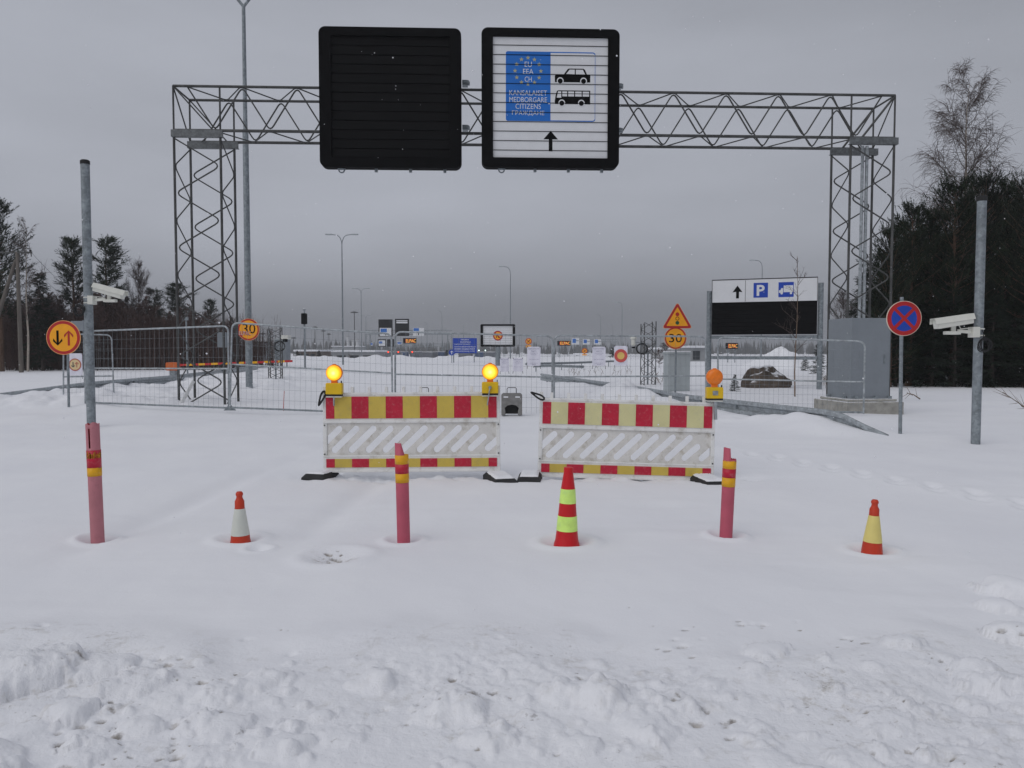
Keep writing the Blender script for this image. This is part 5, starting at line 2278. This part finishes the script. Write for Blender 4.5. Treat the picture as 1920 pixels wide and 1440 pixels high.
# ------------------------------------------------------------------ trees
def needle_tuft(V_, F_, p, d, rr, length, nn, ln, wd):
    """a shoot: needles in a brush along direction d"""
    side = d.orthogonal().normalized()
    up = d.cross(side)
    for i in range(nn):
        a = rr.uniform(0, 6.283)
        o = side * math.cos(a) + up * math.sin(a)
        b = p + d * (length * (i + rr.random() * .8) / nn)
        tip = b + (d * .75 + o * rr.uniform(.5, 1.0)).normalized() * ln * rr.uniform(.7, 1.2)
        w = d.cross(o).normalized() * wd
        n = len(V_)
        V_ += [b - w, b + w, tip]
        F_.append((n, n + 1, n + 2))


def make_pine(name, seed, h, crown0, width, upright, mat, limbs=70, shoots=9, shape='pine', fluff=1.0):
    rr = random.Random(seed)
    t = thing(name, '', 'tree')
    pts, rad = [], []
    bx, by = 0, 0
    for i in range(10):
        u = i / 9
        pts.append((bx, by, h * u * .98 - .3))
        rad.append(max(.012, (.013 * h + .03) * (1 - u) ** .8))
        bx += rr.uniform(-.012, .012) * h * .3
        by += rr.uniform(-.012, .012) * h * .3
    tm = MB()
    tm.tube(pts, rad, 8)

    def axis(z):
        u = max(0, min(.999, (z + .3) / (h * .98))) * 9
        i = int(u)
        return Vector(pts[i]).lerp(Vector(pts[i + 1]), u - i)
    V_, F_ = [], []
    for k in range(limbs):
        u = (k + rr.random()) / limbs
        z = h * (crown0 + (1 - crown0) * u ** .9 * .985)
        if shape == 'pine':
            prof = (1 - u) ** .55 * (.55 + .6 * min(1, u * 3.5)) + .06
        elif shape == 'round':
            prof = math.sqrt(max(.02, 1 - (2 * u - .85) ** 2 * .8)) * .9
        else:
            prof = (1 - u) * 1.05 + .04
        L_ = width * prof * rr.uniform(.55, 1.15)
        az = rr.uniform(0, 6.283)
        rise = (upright * (0.2 + .9 * u)) if shape != 'spruce' else rr.uniform(-.45, -.12) + .5 * u
        d = Vector((math.cos(az), math.sin(az), rise)).normalized()
        p0 = axis(z)
        bend = .25 if shape != 'spruce' else .1
        lp = [p0 + d * L_ * q + Vector((0, 0, bend * L_ * q * q)) for q in (0, .35, .7, 1)]
        tm.tube(lp, [.016 + .01 * L_, .013, .01, .006], 4, cap=False)
        ns = max(3, int(shoots * (.35 + L_ / max(width, .01))))
        for s in range(ns):
            q = rr.uniform(.22, 1.0)
            i = min(2, int(q * 3))
            base = lp[i].lerp(lp[i + 1], q * 3 - i if q < 1 else 1)
            spread = Vector((rr.uniform(-1, 1), rr.uniform(-1, 1), rr.uniform(-.5, .9 if shape != 'spruce' else .3)))
            dd = (d * .8 + spread * .75 + Vector((0, 0, upright * .9))).normalized()
            sl = rr.uniform(.25, .6) * (.5 + .5 * L_ / width) * fluff
            base = base + spread * .12 * width * rr.random()
            needle_tuft(V_, F_, base, dd, rr, sl, 13, .13 * fluff, .017 * fluff)
    if upright >= .9:      # upright leader shoots of young pines
        for k in range(limbs):
            u = rr.random() ** .7
            z = h * (crown0 + (1 - crown0) * u)
            q = width * ((1 - u) ** .55 * (.55 + .6 * min(1, u * 3.5)) + .04) * rr.uniform(.3, 1.0)
            az = rr.uniform(0, 6.283)
            p = axis(z) + Vector((math.cos(az) * q, math.sin(az) * q, .12 * h * q / width))
            d = Vector((math.cos(az) * .22, math.sin(az) * .22, 1)).normalized()
            needle_tuft(V_, F_, p, d, rr, rr.uniform(.5, 1.0), 26, .10, .016)
    tm.build('trunk', MPBARK if shape != 'spruce' else MBARK, t)
    cm = MB()
    cm.add(V_, F_)
    cm.build('crown', mat, t)
    return t


def make_bare(name, seed, h, trunk_r, fork, spread, droop, mats, prim=26, sec=7, twig=5, tw=.006, rnd_=False):
    rr = random.Random(seed)
    t = thing(name, '', 'tree')
    tm, cm = MB(), MB()
    pts, rad = [], []
    bx = by = 0
    for i in range(12):
        u = i / 11
        pts.append(Vector((bx, by, h * u - (.3 if i == 0 else 0))))
        rad.append(max(.008, trunk_r * (1 - u) ** .9))
        bx += rr.uniform(-.02, .02) * h * .25
        by += rr.uniform(-.02, .02) * h * .25
    tm.tube(pts, rad, 8)

    def br(p, d, L_, r, n, lift, dr):
        q = [p]
        for i in range(n):
            d = (d + Vector((rr.uniform(-.18, .18), rr.uniform(-.18, .18), rr.uniform(-.1, .1) + lift - dr * (i / n)))).normalized()
            q.append(q[-1] + d * L_ / n)
        return q, d
    for k in range(prim):
        u = fork + (1 - fork) * ((k + rr.random()) / prim)
        i = min(10, int(u * 11))
        p = pts[i].lerp(pts[i + 1], u * 11 - i)
        az = rr.uniform(0, 6.283)
        d = Vector((math.cos(az) * .75, math.sin(az) * .75, rr.uniform(.6, 1.1))).normalized()
        v_ = (u - fork) / (1 - fork)
        L_ = spread * (((1.15 - u) ** .7 * min(1, .55 + (u - fork) * 3)) if not rnd_ else (.35 + .75 * math.sin(math.pi * min(1, .15 + v_ * .85)))) * rr.uniform(.7, 1.25)
        b1, d1 = br(p, d, L_, .03, 6, .04, .05)
        r1 = max(.012, trunk_r * .33 * (1.1 - u))
        cm.tube(b1, [r1 * (1 - .8 * q / 6) for q in range(7)], 4, cap=False)
        for s in range(sec):
            v = rr.uniform(.2, 1.0)
            j = min(5, int(v * 6))
            p2 = b1[j].lerp(b1[j + 1], v * 6 - j if v < 1 else 1)
            dd = (d1 + Vector((rr.uniform(-1, 1), rr.uniform(-1, 1), rr.uniform(-.3, .9)))).normalized()
            b2, d2 = br(p2, dd, L_ * rr.uniform(.28, .5), .01, 4, .02, droop)
            cm.tube(b2, [tw * 1.7, tw * 1.5, tw * 1.3, tw * 1.1, tw * .9], 3, cap=False)
            for w in range(twig):
                p3 = b2[rr.randint(1, 4)]
                d3 = (d2 + Vector((rr.uniform(-1, 1), rr.uniform(-1, 1), rr.uniform(-.6, .7) - droop))).normalized()
                b3, _ = br(p3, d3, L_ * rr.uniform(.14, .3), .006, 3, 0, droop * 1.3)
                cm.tube(b3, [tw, tw * .9, tw * .8, tw * .6], 3, cap=False)
    tm.build('trunk', mats[0], t)
    cm.build('crown', mats[1], t)
    return t


def ground_at(px, D):
    x = P(px, 660, D).x
    return x, gz(x, D)


_used = set()


def put(proto, px, D, top, label, hproto, group=None, rot=None, sx=1.0, name=None):
    x, g0 = ground_at(px, D)
    hh = P(px, top, D).z - g0
    s = hh / hproto
    rz = rnd.uniform(0, 6.28) if rot is None else rot
    if proto.name not in _used:
        _used.add(proto.name)
        o = proto
        o.location, o.rotation_euler, o.scale = (x, D, g0 - .05), (0, 0, rz), (s * sx, s * sx, s)
        o['label'] = label
    else:
        o = dup(proto, (x, D, g0 - .05), rz, label, (s * sx, s * sx, s))
    if group:
        o['group'] = group
    elif 'group' in o:
        del o['group']
    return o


pineA = make_pine('pine_tree', 1, 9, .12, 1.75, .9, MPINED, 105, 14)
pineB = make_pine('pine_tree', 2, 9, .05, 1.9, 1.0, MPINED, 115, 14)
pineC = make_pine('pine_tree', 3, 10, .48, 1.2, .35, MPINE, 66, 14, 'round', 1.25)
pineD = make_pine('pine_tree', 4, 10, .42, 1.3, .3, MPINE, 66, 14, 'round', 1.25)
spruceA = make_pine('spruce_tree', 5, 8, .06, 1.5, -.1, MSPRUCE, 120, 14, 'spruce', 1.1)
spruceB = make_pine('spruce_tree', 6, 8, .03, 1.7, -.15, MSPRUCE, 120, 14, 'spruce', 1.1)
pineE = make_pine('pine_tree', 12, 11, .3, 2.0, .5, MPINED, 110, 14, 'pine', 1.2)
birchA = make_bare('birch_tree', 7, 13, .15, .30, 3.7, .40, (MBIRCH, MTWIG), 50, 12, 10, .0052)
birchB = make_bare('birch_tree', 8, 9, .09, .32, 2.0, .22, (MBIRCH, MTWIG), 28, 7, 5, .008)
bareA = make_bare('bare_tree', 9, 7, .075, .40, 1.5, .0, (MBARK, MTWIG), 40, 9, 7, .0062, True)
saplA = make_bare('bare_sapling', 10, 5, .04, .15, 1.1, .0, (MBARK, MTWIGR), 26, 8, 5, .011, True)
saplB = make_bare('bare_sapling', 11, 5, .035, .25, .9, .0, (MBARK, MTWIGR), 22, 8, 5, .011, True)
# fine sapling in front of the parking sign
saplC = make_bare('young_birch', 13, 5, .028, .28, .9, .02, (M('young_birch_bark', (.20, .14, .10), .8), MTWIG), 15, 4, 2, .0035)
# spreading dark shrub pine
# right wood
put(birchA, 1800, 36, 158, 'tall leafless birch rising above the dark pines on the right', 13, rot=.6, sx=.92)
LR = 'dark pine in the dense wood filling the right edge of the view'
GR = 'dark pines of the right wood'
R_ = [(pineB, 1668, 30, 428), (pineA, 1705, 31, 385), (pineB, 1742, 32, 398), (pineA, 1785, 31, 340), (pineB, 1836, 32, 330), (pineA, 1880, 33, 345), (pineB, 1925, 30, 330),
      (pineE, 1690, 38, 410), (pineE, 1760, 39, 385), (pineE, 1812, 39, 372), (pineE, 1858, 40, 362), (pineE, 1905, 39, 372), (pineE, 1960, 38, 350), (pineB, 1990, 32, 350), (pineA, 2050, 33, 340),
      (pineB, 1722, 36, 430), (pineA, 1650, 37, 470), (pineB, 1770, 35, 440), (pineB, 1900, 36, 430), (pineA, 1850, 35, 430), (pineA, 2120, 32, 340), (pineB, 2200, 34, 345),
      (pineE, 2030, 40, 340), (pineE, 2110, 41, 335)]
for pr, px, D, top in R_:
    put(pr, px, D, top, LR, {pineA: 9, pineB: 9, pineE: 11}[pr], GR, sx=1.15)
LS = 'low dense spruce filling the foot of the right wood'
for px, D, top in ((1640, 33.5, 560), (1680, 30.5, 560), (1712, 31.5, 540), (1748, 30.5, 555), (1790, 30.2, 545), (1822, 31, 540), (1862, 30, 545), (1898, 30.5, 540), (1935, 29.5, 545), (1970, 30, 540),
                   (1700, 34, 500), (1760, 34.5, 490), (1815, 34, 480), (1870, 34.5, 490), (1920, 34, 480), (1655, 36, 520), (2020, 30, 540), (2080, 31, 530)):
    put(rnd.choice((spruceA, spruceB)), px, D, top, LS, 8, 'low spruces of the right wood', sx=1.5)
# edge trees beside the parking sign
put(bareA, 1580, 40, 555, 'leafless bush between the parking sign and the right wood', 7, sx=.9)
put(spruceA, 1535, 46, 640, 'small spruce right of the boulder, at the parking sign post', 8, sx=1.4)
put(spruceB, 1583, 38, 600, 'small spruce beside the big grey cabinet, in front of the bush', 8, sx=1.3)
put(spruceA, 1620, 35, 500, 'ragged spruce at the left corner of the right wood', 8, sx=1.2)
put(spruceB, 1510, 52, 665, 'tiny spruce peeking out behind the boulder', 8, sx=1.5)
put(saplC, 1492, 24, 478, 'slender leafless birch sapling in front of the parking direction sign', 5, rot=1.0)

# left wood
put(pineE, 2, 50, 372, 'tall dark pine cut by the left edge above the utility pole', 11, sx=1.1)
put(pineA, -60, 52, 390, 'dark pine just outside the left edge beside the tall pine', 9, sx=1.2)
put(birchB, 51, 50, 418, 'slim pale birch beside the wooden utility pole', 9, sx=.8)
put(spruceA, 80, 52, 502, 'pointed spruce right of the utility pole', 8, sx=1.0)
put(pineC, 140, 58, 443, 'pine with high open crown left of the camera pole', 10, sx=1.0)
put(pineD, 205, 58, 442, 'pine with dense crown right of the camera pole', 10, sx=1.15)
put(bareA, 261, 60, 503, 'round crowned leafless tree above the left thicket', 7, sx=.75)
put(pineC, 291, 66, 540, 'short pine left of the gantry leg, right of the leafless tree', 10, sx=1.0)
put(pineD, 335, 64, 528, 'broad crowned pine standing behind the left gantry leg', 10, sx=1.4)
put(pineC, 396, 70, 560, 'small pine at the right end of the left wood', 10, sx=1.0)
LL = 'thin leafless sapling in the brushy thicket on the left'
rs_ = random.Random(5)
for i in range(64):
    px = 15 + 425 * (i + rs_.random()) / 64
    top = 568 + 38 * max(0, (px - 250) / 190) + rs_.uniform(-18, 40)
    put(rs_.choice((saplA, saplB)), px, rs_.uniform(52, 62), top, LL, 5, 'saplings of the left thicket', sx=1.2)
LL2 = 'dark low conifer inside the left wood behind the saplings'
for i in range(40):
    px = -90 + 515 * (i + rs_.random()) / 40
    top = 582 + 42 * max(0, (px - 200) / 220) + rs_.uniform(-22, 22)
    put(rs_.choice((spruceA, spruceB, pineB)), px, rs_.uniform(62, 72), top, LL2, 8.3, 'low conifers of the left wood', sx=1.7)
for i in range(8):
    px = -200 + 120 * i / 8
    put(rs_.choice((pineA, pineB)), px, rs_.uniform(54, 64), rs_.uniform(400, 460), 'dark pine of the left wood outside the left edge', 9, 'pines outside the left edge', sx=1.2)

# dense twiggy undergrowth of the left wood : reads as one mass
def thicket(name, x0, x1, y0, y1, n, hmin, hmax, mat, seed, tw=.012):
    rr = random.Random(seed)
    mb = MB()
    for i in range(n):
        x, y = rr.uniform(x0, x1), rr.uniform(y0, y1)
        h_ = rr.uniform(hmin, hmax)
        g0 = gz(x, y)
        p = Vector((x, y, g0 - .1))
        lean = Vector((rr.uniform(-.08, .08), rr.uniform(-.08, .08), 1))
        mb.tube([p, p + lean * h_ * .5, p + lean * h_], [tw * rr.uniform(1, 2.6), tw * 1.2, tw * .5], 3, cap=False)
        for k in range(6):
            q = p + lean * h_ * rr.uniform(.2, .9)
            a = rr.uniform(0, 6.28)
            e = q + Vector((math.cos(a) * .5, math.sin(a) * .5, rr.uniform(.3, .8))) * rr.uniform(.4, 1.1)
            mb.tube([q, e], [tw * .6, tw * .3], 3, cap=False)
    o = mb.build(name, mat, None)
    o['kind'] = 'stuff'
    tag(o, 'brown leafless undergrowth filling the foot of the left wood', 'undergrowth')
    return o


thicket('undergrowth', -38, -20.0, 53, 68, 2600, 1.8, 4.6, MTWIGR, 3)

# far forest on the horizon : one mass
def far_forest():
    rr = random.Random(9)
    V_, F_ = [], []
    for i in range(1500):
        D = rr.uniform(520, 760)
        x = rr.uniform(-.72, .85) * D
        if -.02 < x / D < .09 and rr.random() < .5:
            continue
        g0 = gz(x, D)
        h_ = rr.uniform(5.5, 10.5) * (1.12 if -.3 < x / D < -.18 else 1)
        layers = 5
        w = h_ * rr.uniform(.16, .26)
        for l in range(layers):
            z0 = g0 + h_ * (.02 + .17 * l)
            z1 = g0 + h_ * min(1, .38 + .17 * l)
            rad = w * (1.05 - l / layers) * rr.uniform(.8, 1.2)
            n = len(V_)
            a0 = rr.uniform(0, 6.28)
            for k in range(6):
                rad_k = rad * rr.uniform(.7, 1.25)
                V_.append((x + rad_k * math.cos(a0 + k * 1.047), D + rad_k * math.sin(a0 + k * 1.047), z0 + rr.uniform(-.3, .3)))
            V_.append((x + rr.uniform(-.2, .2), D, z1))
            F_ += [(n + k, n + (k + 1) % 6, n + 6) for k in range(6)]
    mb = MB()
    mb.add(V_, F_)
    o = mb.build('far_forest', MFAR, None)
    o['kind'] = 'stuff'
    tag(o, 'distant dark line of forest along the horizon', 'forest')


far_forest()


# mid-distance shrubs, dry stalks
def stalks(px0, px1, py, n, hh, seed, label):
    rr = random.Random(seed)
    mb = MB()
    for i in range(n):
        g = GP(rr.uniform(px0, px1), py + rr.uniform(-4, 6))
        p = Vector((g.x, g.y, gz(g.x, g.y) - .05))
        e = p + Vector((rr.uniform(-.2, .2), rr.uniform(-.1, .1), rr.uniform(.5, 1) * hh))
        mb.tube([p, e], [.008, .005], 3, cap=False)
        for k in range(3):
            q = p.lerp(e, rr.uniform(.4, 1))
            mb.tube([q, q + Vector((rr.uniform(-.15, .15), 0, rr.uniform(.02, .15)))], [.006, .004], 3, cap=False)
    o = mb.build('dry_stalks', MSTALK, None)
    o['kind'] = 'stuff'
    tag(o, label, 'dry plants')


stalks(1065, 1185, 700, 26, .45, 1, 'dry brown stalks poking out of the snow under the papers')
stalks(1228, 1252, 716, 16, .5, 2, 'dry brown stalks left of the light grey cabinet')
stalks(1535, 1552, 722, 14, .6, 3, 'dry brown stalks beside the parking sign post')
put(spruceA, 958 + 0, 140, 658, 'dark round spruce right of the blue text sign', 8, sx=2.2) if False else None
for px, D, top, lb, pr, hp, sx in ((838, 150, 655, 'dark bushy spruce left behind the blue text sign', spruceA, 8, 2.0), (557, 118, 656, 'dark spruce left of the low brown building', spruceB, 8, 1.6),
                                   (598, 118, 656, 'dark spruce right of the low brown building', spruceA, 8, 2.0), (1148, 150, 650, 'dark spruce behind the paper with a red ring', spruceB, 8, 1.6),
                                   (1247, 60, 645, 'brown leafless bush behind the right lattice mast', bareA, 7, 1.3), (1236, 62, 655, 'leafless sapling clump behind the right lattice mast', saplA, 5, 1.6),
                                   (655, 125, 664, 'low leafless bush before the long pale terminal', saplB, 5, 2.2)):
    put(pr, px, D, top, lb, hp, sx=sx)


# fallen branch at right and small branch by the sign
def twiggy(label, start, end, seed, n=7):
    rr = random.Random(seed)
    mb = MB()
    s, e = Vector(start), Vector(end)
    mb.tube([s, s.lerp(e, .5) + Vector((0, 0, .03)), e], [.014, .01, .004], 5)
    for i in range(n):
        q = s.lerp(e, rr.uniform(.2, .95))
        d = (e - s) * rr.uniform(.2, .45)
        mb.tube([q, q + d + Vector((0, rr.uniform(-.1, .1), rr.uniform(-.18, .22)))], [.006, .002], 3)
    o = mb.build('bare_branch', MSTALK, None)
    tag(o, label, 'branch')


D = 15
twiggy('bare branch sticking out of the snow at the far right edge', P(1945, 785, D), P(1880, 735, D), 4, 9)
twiggy('small bare twig bent over the snow beside the no stopping sign post', P(1725, 748, 16), P(1700, 737, 16), 5, 6)
# little spruce seedling by the boulder
put(spruceB, 1378, 27, 698, 'tiny snow dusted seedling left of the boulder', 8, sx=1.4)

# falling snow
def flakes():
    rr = random.Random(31)
    mb = MB()
    for i in range(420):
        D = rr.uniform(3, 16)
        x, z = rr.uniform(-.75, .75) * D, rr.uniform(.1, .45 * D + 1.4)
        r = rr.uniform(.0025, .005) * (1 + D * .035)
        c = Vector((x, D, z))
        mb.add([c + Vector(v) * r for v in ((1, 0, 0), (-1, 0, 0), (0, 1, 0), (0, -1, 0), (0, 0, 1), (0, 0, -1))],
               [(0, 2, 4), (2, 1, 4), (1, 3, 4), (3, 0, 4), (2, 0, 5), (1, 2, 5), (3, 1, 5), (0, 3, 5)])
    o = mb.build('falling_snow', MSNOWCAP, None)
    o['kind'] = 'stuff'
    tag(o, 'sparse white snowflakes falling through the air', 'snowflakes')


flakes()

# hazy winter air
mh = bpy.data.materials.new('winter_air')
mh.use_nodes = True
hn = mh.node_tree.nodes
hn.remove(hn['Principled BSDF'])
pv = hn.new('ShaderNodeVolumePrincipled')
pv.inputs['Color'].default_value = (.93, .95, 1, 1)
pv.inputs['Density'].default_value = .0008
mh.node_tree.links.new(pv.outputs[0], hn['Material Output'].inputs['Volume'])
mb = MB()
mb.box(-905, 905, -64, 905, -4.2, 17.5)
o = mb.build('haze', mh, None)
o['kind'] = 'stuff'
tag(o, 'thin grey winter haze softening the distance', 'haze')

# ------------------------------------------------------------------ sky and light
w = bpy.data.worlds.new('World')
SC.world = w
w.use_nodes = True
N, L = w.node_tree.nodes, w.node_tree.links
bg = N['Background']
SUN_EL, SUN_ROT = R(45), R(225)
sky = N.new('ShaderNodeTexSky')
sky.sky_type = 'NISHITA'
sky.sun_disc = False
sky.sun_elevation, sky.sun_rotation = SUN_EL, SUN_ROT
sky.dust_density, sky.air_density = 4, 1
hs = N.new('ShaderNodeHueSaturation')
hs.inputs['Saturation'].default_value = .2
L.new(sky.outputs[0], hs.inputs['Color'])
tc = N.new('ShaderNodeTexCoord')
sx = N.new('ShaderNodeSeparateXYZ')
L.new(tc.outputs['Generated'], sx.inputs[0])
mp = N.new('ShaderNodeMapping')
mp.inputs['Scale'].default_value = (1.2, 1.2, 4.5)
L.new(tc.outputs['Generated'], mp.inputs['Vector'])
nz = N.new('ShaderNodeTexNoise')
nz.inputs['Scale'].default_value, nz.inputs['Detail'].default_value = 1.7, 5
L.new(mp.outputs[0], nz.inputs['Vector'])
ra = N.new('ShaderNodeFloatCurve')
cv = ra.mapping.curves[0]
pts = [(0.0, .20), (.05, .245), (.10, .325), (.17, .40), (.30, .405), (.5, .36), (1.0, .52)]
cv.points[0].location = pts[0]
cv.points[1].location = pts[-1]
for p in pts[1:-1]:
    cv.points.new(*p)
ra.mapping.update()
L.new(sx.outputs['Z'], ra.inputs['Value'])
cn = N.new('ShaderNodeMapRange')
cn.inputs['From Min'].default_value, cn.inputs['From Max'].default_value = .3, .7
cn.inputs['To Min'].default_value, cn.inputs['To Max'].default_value = .90, 1.10
L.new(nz.outputs['Fac'], cn.inputs['Value'])
m1 = N.new('ShaderNodeMath')
m1.operation = 'MULTIPLY'
L.new(ra.outputs[0], m1.inputs[0])
L.new(cn.outputs[0], m1.inputs[1])
m2 = N.new('ShaderNodeMath')
m2.operation = 'MULTIPLY'
m2.inputs[1].default_value = 12.0
L.new(m1.outputs[0], m2.inputs[0])
cl = N.new('ShaderNodeVectorMath')
cl.operation = 'SCALE'
cl.inputs[0].default_value = (.93, .975, 1.105)
gx_ = N.new('ShaderNodeMapRange')   # sky made brighter towards the left
gx_.inputs['From Min'].default_value, gx_.inputs['From Max'].default_value = -1, 1
gx_.inputs['To Min'].default_value, gx_.inputs['To Max'].default_value = 1.13, .87
L.new(sx.outputs['X'], gx_.inputs['Value'])
m3 = N.new('ShaderNodeMath')
m3.operation = 'MULTIPLY'
L.new(m2.outputs[0], m3.inputs[0])
L.new(gx_.outputs[0], m3.inputs[1])
L.new(m3.outputs[0], cl.inputs['Scale'])
mx = N.new('ShaderNodeMix')
mx.data_type = 'RGBA'
mx.inputs['Factor'].default_value = .94
L.new(hs.outputs[0], mx.inputs['A'])
L.new(cl.outputs[0], mx.inputs['B'])
L.new(mx.outputs['Result'], bg.inputs['Color'])
bg.inputs['Strength'].default_value = .085

sl = bpy.data.lights.new('sun', 'SUN')
sl.energy, sl.angle, sl.color = .8, R(60), (1, .97, .93)
so = bpy.data.objects.new('sun', sl)
COL.objects.link(so)
so.rotation_euler = (R(90) - SUN_EL, 0, R(-45))

# ------------------------------------------------------------------ camera
cam = bpy.data.cameras.new('camera')
cam.sensor_width, cam.lens = 36, 36 * F / 1920
cam.clip_start, cam.clip_end = .1, 8000
co = bpy.data.objects.new('camera', cam)
COL.objects.link(co)
co.location = (0, 0, H)
co.rotation_euler = (R(90) - PITCH, 0, 0)
SC.camera = co

SC.view_settings.view_transform = 'Standard'
SC.view_settings.look = 'None'
SC.view_settings.exposure = 0
SC.view_settings.gamma = 1
SC.render.engine = 'CYCLES'
SC.cycles.use_denoising = True
SC.cycles.max_bounces = 6
SC.cycles.diffuse_bounces = 3
